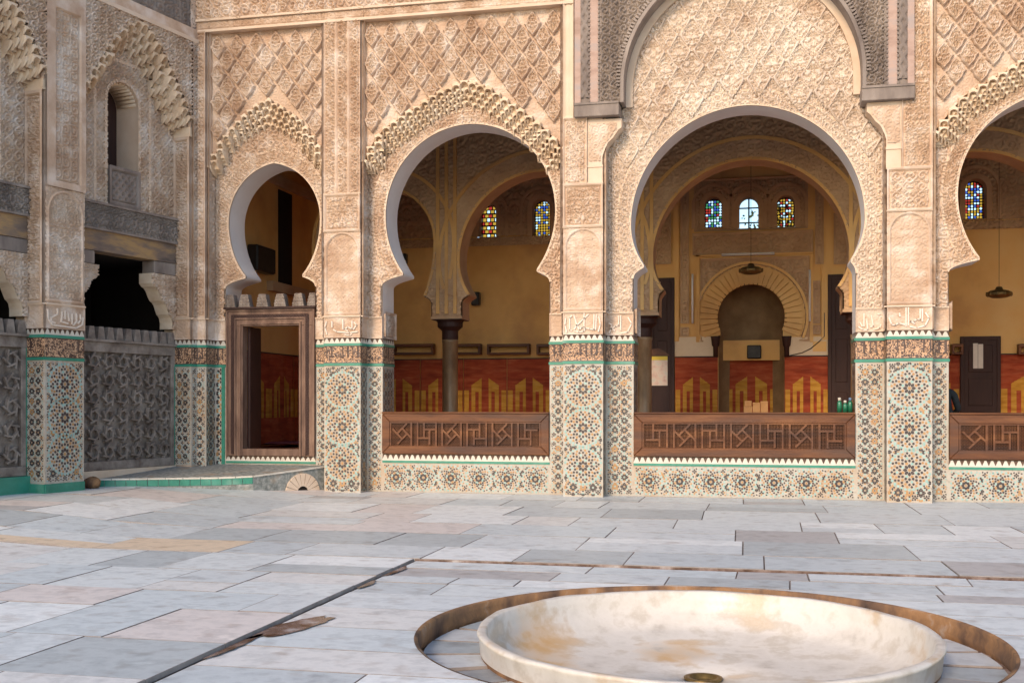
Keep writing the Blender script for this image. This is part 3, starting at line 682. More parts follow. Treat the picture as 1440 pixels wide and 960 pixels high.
for i, b in enumerate((B0, B1, B2, B3)):
    ln = b['line']; x0, x1 = spans[i]
    arch = MB(FA).sheet(ln, .0, -TW).build('arch', plaster, arcade, smooth=True, label=alab[i])
    MB(FA).ring(ln[1:-1], outset(ln[1:-1], .035), -.02, .028).build('arch_rim', stucco_trim, arch)
    up = ln[12:-12]
    MB(FA).ring(outset(up, .20), outset(up, .235), -.02, .022).build('arch_moulding', stucco_trim, arch)
    poly = outset(ln, .02); poly = [(poly[0][0], -1)] + poly + [(poly[-1][0], -1)]
    if i == 2: inn = out = None; zt = ZEND
    else:
        src = MUQ[0] if i == 0 else MUQ[1]
        inn, out = to_m(src[0], .06), to_m(src[1], HS)
        if i == 3:
            sh = B3['cx'] - B1['cx']; inn = [(x + sh, z) for x, z in inn]; out = [(x + sh, z) for x, z in out]
        out = [(x0 + .01, out[0][1])] + out[1:-1] + [(x1 - .01, out[-1][1])]
        zt = max(z for _, z in out) + .1
    cx, cz, R = b['cx'], b['cz'], b['R']
    def hface(A, Z):
        d = np.hypot(A - cx, np.where(Z > cz, (Z - cz) * R / b['a'], (Z - cz) * .8)) - R
        g = np.where((d > .05) & (d < .19), .042 * arab(np.arctan2(A - cx, Z - cz) * R, d, .13, 40 + i), .042 * arab(A - cx, Z, .24, 50 + i))
        return g
    if i != 2:
        relief('arch_face', arch, stucco, FA, x0, x1, ZC, zt, 0, hface, .0155, lambda A, Z: ~inpoly(A, Z, poly))
        muqarnas(FA, arch, inn, out, HS, .14 if i else .115, .092, 4)
        # lozenge panel
        pp = [(x0, out[0][1])] + out + [(x1, out[-1][1])]; pp = [(p[0], p[1]) for p in pp]
        keep = lambda A, Z: Z > np.interp(A, [q[0] for q in pp], [q[1] for q in pp]) - .01
        panel = relief('lozenge_panel', arcade, stucco, FA, x0, x1, min(out[0][1], out[-1][1]), ZTOP, HS - .045, lambda A, Z: .012 * arab(A, Z, .2, 60 + i), .016, keep)
        dx, dz = .335, .44; nx = int(round((x1 - x0) / dx)); dx = (x1 - x0) / nx
        rows = int((ZTOP - 3.5) / dz) + 2
        for r in range(rows * 2):
            for c in range(nx + 1):
                a = x0 + (c + (.5 if r % 2 else 0)) * dx; z = ZTOP - .02 - r * dz / 2
                if a - dx / 2 < x0 - .01 or a + dx / 2 > x1 + .01 or z + dz / 2 > ZTOP + .02: continue
                if z - dz * .28 < lerpline(pp, a): continue
                o = place('lozenge', RNG.choice(loz), FA.w(a, z, HS - .035), panel); o.scale = (dx / .335 * .91, 1, .92)
        e = MB(FA); e.box(x0, x0 + .05, min(out[0][1], out[-1][1]), ZTOP, HS - .06, HS + .03); e.build('panel_border', stucco_trim, panel)
        e = MB(FA); e.box(x1 - .05, x1, min(out[0][1], out[-1][1]), ZTOP, HS - .06, HS + .03); e.build('panel_border', stucco_trim, panel)
    # hall side of the wall above the arch
    relief('hall_face', arch, hall_stucco, FA, x0 - .3, x1 + .3, 2.3, ZEND, -TW, None, .05, lambda A, Z: ~inpoly(A, Z, poly))
    if i:                                              # parapet under the opening
        sill = MB(FA).box(b['jl'] + .002, b['jr'] - .002, -.05, .60, -TW, -.012).build('parapet', hall_plaster, arcade)
        n = max(1, int((b['jr'] - b['jl']) / .425)); w = (b['jr'] - b['jl']) / n; R_ = min(.205, w * .485)
        zellige(FA, sill, b['jl'], b['jr'], 0, .46, 0, [(b['jl'] + (k + .5) * w, .232, R_) for k in range(n)], seed=20 + i)
        strip(FA, sill, b['jl'], b['jr'], .46, .495, 0); teeth(FA, sill, b['jl'], b['jr'], .495, .595, 0)

# carved field over the wide arch, seen through the cedar frame
x0, x1 = spans[2]; b = B2; poly = outset(b['line'], .02); poly = [(poly[0][0], -1)] + poly + [(poly[-1][0], -1)]
field = relief('leaf_field', arcade, stucco_white, FA, x0, x1, ZC, 8.3, 0, lambda A, Z: .042 * arab(A - b['cx'], Z, .2, 71, True, 3.6), .0155, lambda A, Z: ~inpoly(A, Z, poly))
def ogee_mesh(w, hgt, seed):
    def dia(A, Z):
        z = Z / (hgt / 2); a = np.abs(A) / (w / 2)
        prof = np.where(z > 0, (1 - np.abs(z)) ** 1.35 * (1 + .9 * np.abs(z)) + .13 * np.sin(np.pi * 3 * np.clip(np.abs(z), 0, 1)) * (1 - np.abs(z)), (1 - np.abs(z)) ** .85)
        return a / np.maximum(prof, .02)
    def hf(A, Z):
        k = dia(A, Z); rim = sst(.99, .90, k) * sst(.70, .78, k); heart = np.exp(-((A / .05) ** 2 + ((Z - .02) / .07) ** 2) * 2)
        return .010 + .055 * rim + .045 * arab(np.abs(A) + .01, Z, .2, seed, False, 2.0) * sst(.74, .66, k) * (heart < .35) + .012 * (heart > .35)
    me = relief_mesh('arabesque', None, -w / 2, w / 2, -hgt / 2, hgt / 2, 0, hf, .0115, lambda A, Z: dia(A, Z) < 1.0)
    me.materials.append(stucco_white); return me
og = [ogee_mesh(.37, .49, s) for s in (81, 82, 83)]
dx, dz = .385, .475; R2 = b['R']
for r in range(21):
    for c in range(-6, 7):
        a = b['cx'] + (c + (.5 if r % 2 else 0)) * dx; z = 8.25 - r * dz / 2
        if a - .18 < x0 or a + .18 > x1: continue
        d = math.hypot(a - b['cx'], max(0, z - .2 - b['cz']) * R2 / b['a']) - R2
        if z - .3 < b['cz'] or d < .12: 
            if z - .25 < b['cz'] + b['a'] * .55 or d < .02: continue
        if z > 7.95: continue
        place('arabesque', RNG.choice(og), FA.w(a, z, .004), field)

# frieze along the top
fr0, fr1 = XA0, sC
frz = relief('frieze', arcade, stucco, FA, fr0, fr1, ZTOP, ZEND, HP - .02, lambda A, Z: np.where(Z < ZTOP + .17, .02 * arab(A, Z, .12, 91), .042 * arab(A, Z, .26, 92) + .014 * (np.cos(np.pi * A / .26) * np.cos(np.pi * (Z - ZTOP) / .26) > .35)), .0165)
MB(FA).box(fr0, fr1, ZTOP - .015, ZTOP + .025, HS - .05, HP + .035).build('moulding', stucco_trim, frz)
MB(FA).box(fr0, fr1, ZTOP + .165, ZTOP + .20, HS - .05, HP + .028).build('moulding', stucco_trim, frz)
x0f, x1f = dX1, PIERS['e'][2][1]
frz = relief('frieze', arcade, stucco, FA, x0f, x1f, ZTOP, ZEND, HP - .02, lambda A, Z: .042 * arab(A, Z, .26, 93), .02)
MB(FA).box(x0f, x1f, ZTOP - .015, ZTOP + .025, HS - .05, HP + .035).build('moulding', stucco_trim, frz)

# carved cedar frame over the wide arch, on plaster brackets
HC = HP + .10
cf = empty('cedar_frame', (B2['cx'], -HC, fz(840, 150, HC)), label='carved grey cedar arch frame with faded painted bands on beam ends', parent=None); cf.parent = arcade; cf.location = cf.location - wloc(arcade)
cfx0, cfx1 = fx(808, HC), fx(1286, HC); ax0, ax1 = fx(877, HC), fx(1213, HC); zb = fz(840, 146, HC)
acx, aR = (ax0 + ax1) / 2, (ax1 - ax0) / 2
aspr = fz(877, 120, HC)
arcp = [(acx + aR * math.cos(t), aspr + aR * 1.02 * math.sin(t)) for t in np.linspace(math.pi, 0, 49)]
line = [(ax0, zb)] + arcp + [(ax1, zb)]
fpoly = [(ax0, -1)] + line + [(ax1, -1)]
fpo = outset(line, .02); fpo = [(fpo[0][0], -1)] + fpo + [(fpo[-1][0], -1)]
sw = fx(846, HC) - cfx0                                 # uprights: strip widths as on the left
for sgn, xa, xb in ((1, cfx0, ax0), (-1, cfx1, ax1)):
    pass
def hced(A, Z):
    return .042 * arab(A - acx, Z, .22, 101, True, 3.0)
relief('carved_spandrel', cf, cedar_grey, FA, cfx0 + .37, cfx1 - .37, zb, ZEND, HC - .03, hced, .0145, lambda A, Z: ~inpoly(A, Z, fpo))
MB(FA).ring(line, outset(line, .05), HP - .2, HC + .015).build('arch_edge', cedar_grey, cf)
rope = MB(FA)                                            # bead moulding that follows the arch
ol = outset(arcp, .085); nn = 110
tt = np.linspace(0, len(ol) - 1.001, nn)
for q in tt:
    k = int(q); f = q - k; x = ol[k][0] * (1 - f) + ol[k + 1][0] * f; z = ol[k][1] * (1 - f) + ol[k + 1][1] * f
    dxx, dzz = ol[k + 1][0] - ol[k][0], ol[k + 1][1] - ol[k][1]; l = math.hypot(dxx, dzz); dxx /= l; dzz /= l
    ang = [(x + dxx * .013 * a - dzz * .03 * c, z + dzz * .013 * a + dxx * .03 * c) for a, c in ((-1, -1), (1, -1), (1, 1), (-1, 1))]
    rope.prism(ang, HC - .03, HC + .02)
rope.build('bead_moulding', cedar_grey, cf, kind='stuff')
for sgn in (1, -1):
    X = (lambda d: cfx0 + d) if sgn > 0 else (lambda d: cfx1 - d)
    def bx(d0, d1, z0, z1, h0, h1, mat, name, **k):
        a, c = sorted((X(d0), X(d1))); return MB(FA).box(a, c, z0, z1, h0, h1).build(name, mat, cf, **k)
    bx(0, .09, zb, ZEND, HP - .25, HC, pinkwood, 'painted_board')
    a, c = sorted((X(.09), X(.21))); relief('carved_band', cf, cedar_grey, FA, a, c, zb + .1, ZEND, HC - .012, lambda A, Z: .02 * np.maximum(sst(.55, .8, np.abs(np.sin(np.pi * (A - a) / .12 + np.pi * Z / .20)) ), sst(.55, .8, np.abs(np.sin(np.pi * (A - a) / .12 - np.pi * Z / .20)))), .012)
    bx(.225, .355, zb, ZEND, HP - .25, HC, pinkwood, 'painted_board')
    bx(.09, .225, zb, ZEND, HP - .2, HC - .02, cedar_grey, 'backing')
    bx(.355, .40, zb, ZEND, HP - .2, HC - .005, cedar_grey, 'board')
    for d in (.22, .36):                                   # strings of beads
        m = MB(FA)
        for q in range(44):
            zz = zb + .03 + q * .062; a, c = sorted((X(d - .012), X(d + .012))); m.box(a, c, zz, zz + .036, HC - .01, HC + .014)
        m.build('bead_string', cedar_grey, cf, kind='stuff')
    a, c = sorted((X(-.005), X(.66 if sgn > 0 else .70)))
    MB(FA).box(a, c, zb - .185, zb - .006, -.02, HC + .02).build('beam_end', cedar_grey, cf, bevel=.008)
    MB(FA).box(a, c, zb - .012, zb + .02, -.02, HC + .035).build('beam_cap', cedar_grey, cf)
    # bracket
    ba, bb = (fx(826, HP), fx(874, HP)) if sgn > 0 else (fx(1219, HP), fx(1268, HP))
    vz = (lambda v: fz(850, v, HP)) if sgn > 0 else (lambda v: fz(1240, v - 24, HP))
    ztop, zlow = vz(168), vz(232)
    inner, outer = (ba, bb) if sgn > 0 else (bb, ba)
    w = outer - inner
    prof = [(inner, zlow), (inner + .44 * w, zlow)]
    for t in np.linspace(0, 1, 9): prof.append((inner + w * (.44 + .56 * t ** 1.25), zlow + (ztop - zlow) * (.18 + .62 * t ** .8) - .02 * math.sin(t * math.pi * 4) * (ztop - zlow)))
    prof += [(outer, ztop), (inner, ztop)]
    if sgn < 0: prof = prof[::-1]
    br = MB(FA).prism(prof, -.02, HP + .01).build('bracket', stucco_trim, arcade, label='scalloped plaster bracket under the cedar beam ' + ('beside the letters reading right' if sgn < 0 else 'beside the left railing arch'))
    ins = MB(FA); a, c = sorted((inner + .07 * w, inner + .62 * w))
    pp2 = [(inner + (x - inner) * .8 + .05 * w, zlow + (z - zlow) * .82 + .06) for x, z in prof]
    relief('bracket_face', br, stucco, FA, min(p[0] for p in pp2), max(p[0] for p in pp2), min(p[1] for p in pp2), max(p[1] for p in pp2), HP + .012, lambda A, Z: .016 * arab(A, Z, .15, 111), .014, lambda A, Z: inpoly(A, Z, pp2))
    a, c = sorted((inner, inner + .46 * w)); MB(FA).box(a, c, zlow - .03, zlow + .0, -.02, HP + .022).box(a + .005, c - .005, zlow - .30, zlow - .03, -.02, HP + .008).build('capital', stucco_trim, br)
ir = outset(line, -.10)
MB(FA).ring(ir, outset(line, .004), .0, .10).build('plaster_arch_edge', stucco_trim, arcade)
MB(FA).box(cfx0, cfx1, aspr + aR + .3, ZEND, -.05, .05).build('upper_core', stucco, arcade)

# ------------------------------------------------------------------ side wall
RW = .36                                              # depth of its bays
ROTL = math.atan2(LW.s[1], LW.s[0])
s_c = LW.at(269, 0); s_e0, s_e1 = LW.at(63, 0), LW.at(118, 0)
side = empty('side_wall', LW.w(-2.5, 0, 0), kind='thing', label='carved stucco side wall with a small arched window and muqarnas hood', cat='wall')
def facing_frame(s, h0): p = LW.w(s, 0, h0); return Frame(p[0], p[1], LW.n[0], LW.n[1])
ZCOR = LW.z(270, 60, 0)
for (a0, a1, lab, zb) in ((s_c, .0, 'slim corner pier of the side wall', .40), (s_e0, s_e1, 'broad pier with blue-white rosettes and a green tiled foot', .12), (s_e0 - 2.75, s_e0 - 2.0, 'farther pier of the side wall', .1)):
    pr = MB(LW).box(a0 + .008, a1, -.1, ZEND, -RW - .2, -.012).build('pier', stucco, side, label=lab)
    big = a1 - a0 > .5
    pier_face(LW, pr, a0, a1, 0, ros=[LW.z(90, v, 0) for v in (540, 587, 638)] if big else None, key='e_main' if big else None, seed=31, zb=zb, base=big)
    ff = facing_frame(a0, -RW); pier_face(ff, pr, 0, RW, 0, seed=33, zb=zb, base=big)
    if big: MB(ff).box(-.0, .03, zb + .17, ZH0, -.01, .02).build('green_tile_edge', tile_green, pr)
    else: MB(ff).box(-.0, .03, zb, ZG, -.01, .02).build('green_tile_edge', tile_green, pr)
    zt = LW.z(90, 266, 0)
    if big:
        relief('carved_panel', pr, stucco, LW, a0, a1, ZC + .02, zt, -.004, arched(a0, a1, ZC + .02, zt, lambda A, Z: arab(A, Z, .2, 121), .06), .016)
        relief('carved_panel', pr, stucco, LW, a0, a1, zt, ZCOR, -.004, framed(lambda A, Z: arab(A - a0, Z, .25, 122), a0 + .12, a1 - .06, zt + .05, ZCOR - .3, .04, .026), .016)
    else: relief('carved_panel', pr, stucco, LW, a0, a1, ZC + .02, ZCOR, -.004, framed(lambda A, Z: arab(A, Z, .12, 123), a0, a1, ZC, ZCOR, .02), .016)
    zk = LW.z(265, 178, 0)
    relief('carved_panel', pr, stucco, ff, 0, RW, ZC + .02, zk - .15, .004, framed(lambda A, Z: arab(A - RW / 2, Z, .18, 124), 0, RW, ZC, zk - .15, .05), .016)
    MB(ff).box(-.02, RW + .01, zk - .15, zk - .11, -.01, .05).box(0, RW, zk - .11, zk, -.01, .03).build('capital', stucco_pale, pr)
    relief('carved_panel', pr, stucco, ff, 0, RW, zk, ZCOR, .002, lambda A, Z: .02 * arab(A, Z, .18, 125), .02)
def side_bay(sa, sb, lab, tag):
    c = (sa + sb) / 2; hw = (sb - sa) / 2
    zl = LW.z(244, 309, -RW); zf0 = LW.z(243, 342, -RW); zo0 = LW.z(243, 371, -RW); zs1 = LW.z(236, 487, -RW)
    # recessed upper wall with the window opening
    w0, w1 = c - .34, c + .30
    wz0, wz1 = zl + .02, LW.z(172, 117, -RW); wr = (w1 - w0) / 2; wc = (w0 + w1) / 2
    win = [(w0, wz0), (w1, wz0)] + [(wc + wr * math.cos(t), wz1 - wr + wr * math.sin(t)) for t in np.linspace(0, math.pi, 17)]
    zap, zba = LW.z(200, 30, 0), LW.z(262, 165, 0)
    def curve(hw_, zb_, za_): return [(c + hw_ * q, zb_ + (za_ - zb_) * (1 - abs(q) ** 1.5)) for q in np.linspace(-1, 1, 21)]
    outer = curve(hw - .01, zba, zap); inner = curve(hw - .12, zba - .12, zap - .42)
    bay = relief('bay_wall', side, stucco, LW, sa, sb, zl, zap + .1, -RW, lambda A, Z: .042 * arab(A - c, Z, .26, 131), .016, lambda A, Z: ~inpoly(A, Z, win))
    lines = [(w0, wz0)] + [(wc - wr * math.cos(t), wz1 - wr + wr * math.sin(t)) for t in np.linspace(0, math.pi, 17)] + [(w1, wz0)]
    MB(LW).sheet(lines, -RW, -RW - .42).build('window_reveal', stucco_trim, bay)
    MB(LW).ring(lines, outset(lines, .045), -RW - .01, -RW + .03).build('window_rim', stucco_trim, bay)
    fx0, fx1, fzt = w0 - .22, w1 + .22, wz1 + .28
    rect = [(fx0, wz0), (fx0, fzt), (fx1, fzt), (fx1, wz0)]
    MB(LW).ring(rect, [(fx0 - .05, wz0), (fx0 - .05, fzt + .05), (fx1 + .05, fzt + .05), (fx1 + .05, wz0)], -RW - .01, -RW + .035).build('window_frame_moulding', stucco_trim, bay)
    for q, t in enumerate(np.linspace(.06, .95, 15)):          # ribs on the scalloped soffit
        k = math.pi * t; 
        if wz1 - wr + wr * math.sin(k) < wz0: continue
        p0 = LW.w(wc + (wr - .012) * math.cos(k), wz1 - wr + (wr - .012) * math.sin(k), -RW - .02); p1 = LW.w(wc + (wr - .012) * math.cos(k), wz1 - wr + (wr - .012) * math.sin(k), -RW - .38)
        MB().tube([p0, p1], .026, 6).build('soffit_rib', stucco_pale, bay, smooth=True)
    sh = MB(LW).box(w0 - .02, w1 + .02, wz0 - .02, wz1 + .05, -RW - .46, -RW - .42).build('shutter', cedar_dark, bay)
    bp = relief('balustrade_panel', bay, cedar_grey, LW, w0 - .0, w1 + .0, wz0, LW.z(180, 240, -RW), -RW + .035, framed(lambda A, Z: np.maximum(sst(.6, .8, np.abs(np.sin(np.pi * (A + Z) / .13))), sst(.6, .8, np.abs(np.sin(np.pi * (A - Z) / .13)))), w0, w1, wz0, LW.z(180, 240, -RW), .06, .03, .04), .012)
    MB(LW).box(w0 + .002, w1 - .002, wz0, LW.z(180, 240, -RW) - .003, -RW - .03, -RW + .034).build('balustrade_core', cedar_grey, bay)
    # hood of muqarnas and the spandrel above it
    hood = relief('spandrel', side, stucco, LW, sa, sb, zba, ZCOR, 0, lambda A, Z: .042 * arab(A - c, Z, .24, 132), .016, lambda A, Z: Z > np.interp(A, [q[0] for q in outer], [q[1] for q in outer]) - .01)
    muqarnas(LW, hood, [(x, z) for x, z in inner], outer, RW, .15, .115, 4, rotz=ROTL); 
    for o in hood.children:
        if o.name.startswith('muqarnas'): 
            v = Vector((LW.n[0], LW.n[1], 0)) * -RW; o.location += v
        if o.name.startswith('corbel'): o.location += Vector((LW.n[0], LW.n[1], 0)) * -RW
    # timber lintel
    lin = MB(LW).box(sa, sb, zl - .035, zl, -RW - .2, -RW + .14).build('ledge', cedar_grey, side)
    relief('carved_lintel', lin, cedar_grey, LW, sa, sb, zf0, zl - .035, -RW + .08, lambda A, Z: .042 * arab(A, Z, .14, 133), .014)
    MB(LW).box(sa, sb, zf0 - .03, zf0, -RW - .2, -RW + .12).box(sa, sb, zf0, zl - .036, -RW - .2, -RW + .078).build('lintel_core', cedar_grey, lin)
    MB(LW).box(sa, sb, zo0, zf0 - .03, -RW - .2, -RW + .07).build('ochre_beam', ochrewood, lin)
    for sg in (1, -1):
        e = sb if sg > 0 else sa; X = lambda d: e - sg * d
        a, d = sorted((X(0), X(.50))); MB(LW).box(a, d, zo0 - .20, zo0 - .004, -RW - .2, -RW + .06).build('corbel_beam', cedar_grey, lin, bevel=.01)
        zb0, zb1 = LW.z(240, 463, -RW), zo0 - .205
        prof = [(X(0), zb0), (X(.10), zb0)] + [(X(.10 + .46 * t ** 1.3), zb0 + (zb1 - zb0) * (.12 + .72 * t) + .025 * math.sin(t * 18)) for t in np.linspace(0, 1, 13)] + [(X(.56), zb1), (X(0), zb1)]
        if sg > 0: prof = prof[::-1]
        bk = MB(LW).prism(prof, -RW - .2, -RW + .05).build('bracket', stucco_pale, lin)
        xs_ = [q[0] for q in prof]; relief('bracket_face', bk, stucco, LW, min(xs_), max(xs_), zb0, zb1, -RW + .052, lambda A, Z: .03 * arab(A, Z, .2, 135), .014, lambda A, Z, pr=prof: inpoly(A, Z, pr))
    # dark room behind
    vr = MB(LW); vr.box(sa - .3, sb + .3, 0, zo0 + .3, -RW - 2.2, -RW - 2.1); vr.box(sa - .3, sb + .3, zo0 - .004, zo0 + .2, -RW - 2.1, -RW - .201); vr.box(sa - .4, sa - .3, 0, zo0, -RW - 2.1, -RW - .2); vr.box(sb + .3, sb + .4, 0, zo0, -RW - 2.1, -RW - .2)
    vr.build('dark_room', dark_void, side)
    # carved screen in the foot of the bay
    z0, z1 = LW.z(236, 654, -RW), zs1; hs = -RW + .03
    scr = empty('carved_screen', LW.w(c, z0, hs), label=lab, cat='screen')
    MB(LW).box(sa, sb, z0, z0 + .13, hs - .12, hs).build('bottom_rail', screen_wood, scr, bevel=.006)
    MB(LW).box(sa, sb, -.1, z0 - .003, hs - .15, hs + (.06 if tag == 'b' else .02)).build('plinth', tile_green if tag == 'b' else stucco_trim, side)
    MB(LW).box(sa, sb, z1 - .15, z1, hs - .12, hs + .003).build('top_rail', screen_wood, scr, bevel=.006)
    MB(LW).box(sa, sb, z1, z1 + .035, hs - .12, hs + .05).build('coping', screen_wood, scr)
    for e, d in ((sa, 1), (sb, -1)):
        a, b2 = sorted((e, e + d * .09)); MB(LW).box(a, b2, z0 + .13, z1 - .15, hs - .12, hs - .002).build('stile', screen_wood, scr, bevel=.006)
    relief('lattice', scr, screen_wood, LW, sa + .09, sb - .09, z0 + .13, z1 - .15, hs - .095, lambda A, Z: .02 * np.maximum(np.abs(np.sin(np.pi * (A + Z) / .05)), np.abs(np.sin(np.pi * (A - Z) / .05))), .0125)
    P = .30; n = max(1, round((sb - sa - .18) / P)); P = (sb - sa - .18) / n; m = max(1, round((z1 - z0 - .28) / P)); Q = (z1 - z0 - .28) / m
    bar = {}
    for i in range(n):
        for j in range(m):
            ca, cz = sa + .09 + (i + .5) * P, z0 + .13 + (j + .5) * Q
            for k in range(6):
                ang = k * math.pi / 3 + (math.pi / 6 if (i + j) % 2 else 0); r = P * .27
                x, z = ca + r * math.cos(ang), cz + r * math.sin(ang); t = ang + math.pi / 2 + .35
                l = P * .26; p0 = (x - math.cos(t) * l, z - math.sin(t) * l); p1 = (x + math.cos(t) * l, z + math.sin(t) * l)
                mb = MB(LW); ribbon(mb, [p0, p1], .026, hs - .05, hs - .008 + .004 * (k % 3)); mb.build('slat', screen_wood, scr)
    nm = max(3, round((sb - sa) / .19)); pm = (sb - sa) / nm; hm = .19
    for i in range(nm):
        ca = sa + (i + .5) * pm
        MB(LW).prism([(ca - pm * .42, z1 + .035), (ca + pm * .42, z1 + .035), (ca + pm * .24, z1 + .035 + hm), (ca - pm * .24, z1 + .035 + hm)], hs - .09, hs + .01).build('merlon', screen_wood, scr, bevel=.004)
side_bay(s_e1, s_c, 'grey carved timber screen with toothed crest beside the tiled platform', 'a')
side_bay(s_e0 - 2.0, s_e0, 'grey carved timber screen left of the broad rosette pier', 'b')
MB(LW).box(s_e0 - 2.75, 0, ZCOR, ZCOR + .06, -.1, .05).build('cornice_moulding', stucco_trim, side)
MB(LW).box(s_e0 - 2.75, 0, ZCOR + .06, ZCOR + .22, -.1, .03).build('cornice_band', stucco, side)
relief('upper_wall', side, cedar_grey, LW, s_e0 - 2.75, 0, ZCOR + .22, ZEND + .6, -.04, lambda A, Z: .03 * arab(A, Z, .3, 141), .02)

# ------------------------------------------------------------------ tiled platform in the corner
worn_mosaic = material('worn_mosaic', [(.10, .11, .10), (.24, .25, .23), (.42, .41, .37)], 16, .6, .1, 60, detail=8, dirt=((.30, .24, .18), 3, .55, .7))
pl_l = LW.w(LW.at(132, -RW), 0, -RW)
PL = [(pl_l[0], pl_l[1]), (-7.42, -1.10), (PIERS['b'][1][0] - .006, -.004), (-9.3, -.004)]
ZPF, ZPB = .275, .405
def pz(x, y): return ZPF + (ZPB - ZPF) * max(0, min(1, (y + 1.3) / 1.3))
plat = empty('tiled_platform', (-8.2, -.6, .1), label='low corner platform with worn mosaic top and green tile edge', cat='platform')
m = MB(); m.add([(x, y, pz(x, y)) for x, y in PL] + [(x, y, -.1) for x, y in PL], [(0, 1, 2, 3), (0, 4, 5, 1), (1, 5, 6, 2)]); m.build('body', worn_mosaic, plat)
def edge_run(p0, p1, n, mat, name, off, zh0, zh1, proud=.012):
    for i in range(n):
        a = i / n; b_ = (i + 1) / n - .004
        q0 = Vector((p0[0] + (p1[0] - p0[0]) * a, p0[1] + (p1[1] - p0[1]) * a)); q1 = Vector((p0[0] + (p1[0] - p0[0]) * b_, p0[1] + (p1[1] - p0[1]) * b_))
        d = (q1 - q0).normalized(); nn = Vector((d.y, -d.x)) * (proud + RNG.uniform(0, .003))
        mm = MB(); 
        vs = []
        for q in (q0, q1, q1 + nn, q0 + nn):
            for zz in (zh0, zh1): vs.append((q.x, q.y, pz(q.x, q.y) + zz))
        mm.add(vs, [(0, 2, 4, 6), (1, 7, 5, 3), (0, 1, 3, 2), (2, 3, 5, 4), (4, 5, 7, 6), (6, 7, 1, 0)]); mm.build(name, mat, plat)
edge_run(PL[0], PL[1], 15, tile_green, 'edge_tile', 0, -.115, -.02)
edge_run(PL[0], PL[1], 9, tile_white, 'edge_slab', 0, -.018, .006, .02)
edge_run(PL[1], PL[2], 5, tile_white, 'edge_slab', 0, -.018, .006, .02)
sfr = Frame(PL[1][0], PL[1][1], PL[2][0] - PL[1][0], PL[2][1] - PL[1][1]); sl = math.hypot(PL[2][0] - PL[1][0], PL[2][1] - PL[1][1])
nc = sl * .62; nr = .30
for k in range(9):                                            # little arched drain built of wedge stones
    t0, t1 = math.pi * k / 9 + .02, math.pi * (k + 1) / 9 - .02
    q = [(nc + nr * math.cos(t), .0 + nr * math.sin(t)) for t in (t0, (t0 + t1) / 2, t1)] + [(nc + .10 * math.cos(t), .0 + .10 * math.sin(t)) for t in (t1, t0)]
    MB(sfr).prism(q, -.01, .02).build('drain_stone', stucco_trim, plat)
MB(sfr).prism([(nc + .10 * math.cos(t), .10 * math.sin(t)) for t in np.linspace(0, math.pi, 9)], -.01, .006).build('drain_hole_shade', dark_void, plat)  # flat near-black plate; the darkness inside the drain is in its colour
lump = MB(); cx_, cy_ = LW.w(LW.at(130, -.15), 0, -.15)[:2]; 
import mathutils
vs = []; rg = random.Random(3); NU, NV = 12, 8
for j in range(NV + 1):
    for i in range(NU):
        th = math.pi * j / NV; ph = 2 * math.pi * i / NU; r = 1 + .16 * math.sin(3 * ph + th * 2) + rg.uniform(-.06, .06)
        vs.append((cx_ + .13 * r * math.sin(th) * math.cos(ph), cy_ + .10 * r * math.sin(th) * math.sin(ph), .24 + .085 * r * math.cos(th)))
lump.add(vs, [(j * NU + i, (j + 1) * NU + i, (j + 1) * NU + (i + 1) % NU, j * NU + (i + 1) % NU) for j in range(NV) for i in range(NU)])
lump.build('loose_stone', rust_stone, None, smooth=True, label='reddish loose stone at the foot of the rosette pier', cat='stone')

# ------------------------------------------------------------------ wooden door frame
hd = .035
D = empty('door_frame', (fx(380), 0, fz(380, 645)), label='weathered cedar door frame with lattice strips and toothed crest', cat='door')
dz = lambda v: fz(381, v, hd); dxx = lambda u: fx(u, hd)
zt, zb = dz(434), dz(641); zo, zs = dz(458), dz(631)
xo0, xo1, xi0, xi1 = dxx(318), dxx(443), dxx(341), dxx(420.5)
MB(FA).box(xo0, xi0, zb, zo, -.14, hd).build('jamb', cedar_v, D, bevel=.006); MB(FA).box(xi1, xo1, zb, zo, -.14, hd).build('jamb', cedar_v, D, bevel=.006)
MB(FA).box(xo0, xo1, zo + .001, zt, -.14, hd - .001).build('lintel', cedar_v, D, bevel=.006)
MB(FA).box(xi0, xi1, zb, zs, -.14, hd - .004).build('threshold', cedar_v, D, bevel=.006)
MB(FA).box(xo0 - .02, xo1 + .02, zt, zt + .03, -.14, hd + .06).build('crest_ledge', cedar_dark, D)
lat = lambda A, Z: .016 * np.maximum(np.abs(np.sin(np.pi * (A + Z) / .045)), np.abs(np.sin(np.pi * (A - Z) / .045)))
for a, b2, z0, z1 in ((dxx(325.5), dxx(331), zb + .03, dz(442)), (dxx(428.5), dxx(434), zb + .03, dz(442)), (dxx(325.5), dxx(434), dz(448), dz(442))):
    relief('lattice_strip', D, cedar_dark, FA, a, b2, z0, z1, hd + .004, lat, .009)
for o in (0.0, .065, .235):                                         # raised mouldings round the frame
    pass
for off, wdt in ((.005, .03), (.155, .022), (.235, .03)):
    a, c, z_ = xo0 + off, xo1 - off, zt - off * .92
    ln = [(a, zb), (a, z_), (c, z_), (c, zb)]; MB(FA).ring([(a + wdt, zb), (a + wdt, z_ - wdt), (c - wdt, z_ - wdt), (c - wdt, zb)], ln, hd - .01, hd + .022).build('moulding', cedar_v, D)
MB(FA).box(xi0 + .0, xi0 + .05, zs, zo, -.55, -.14).build('open_leaf', cedar_dark, D, bevel=.005)
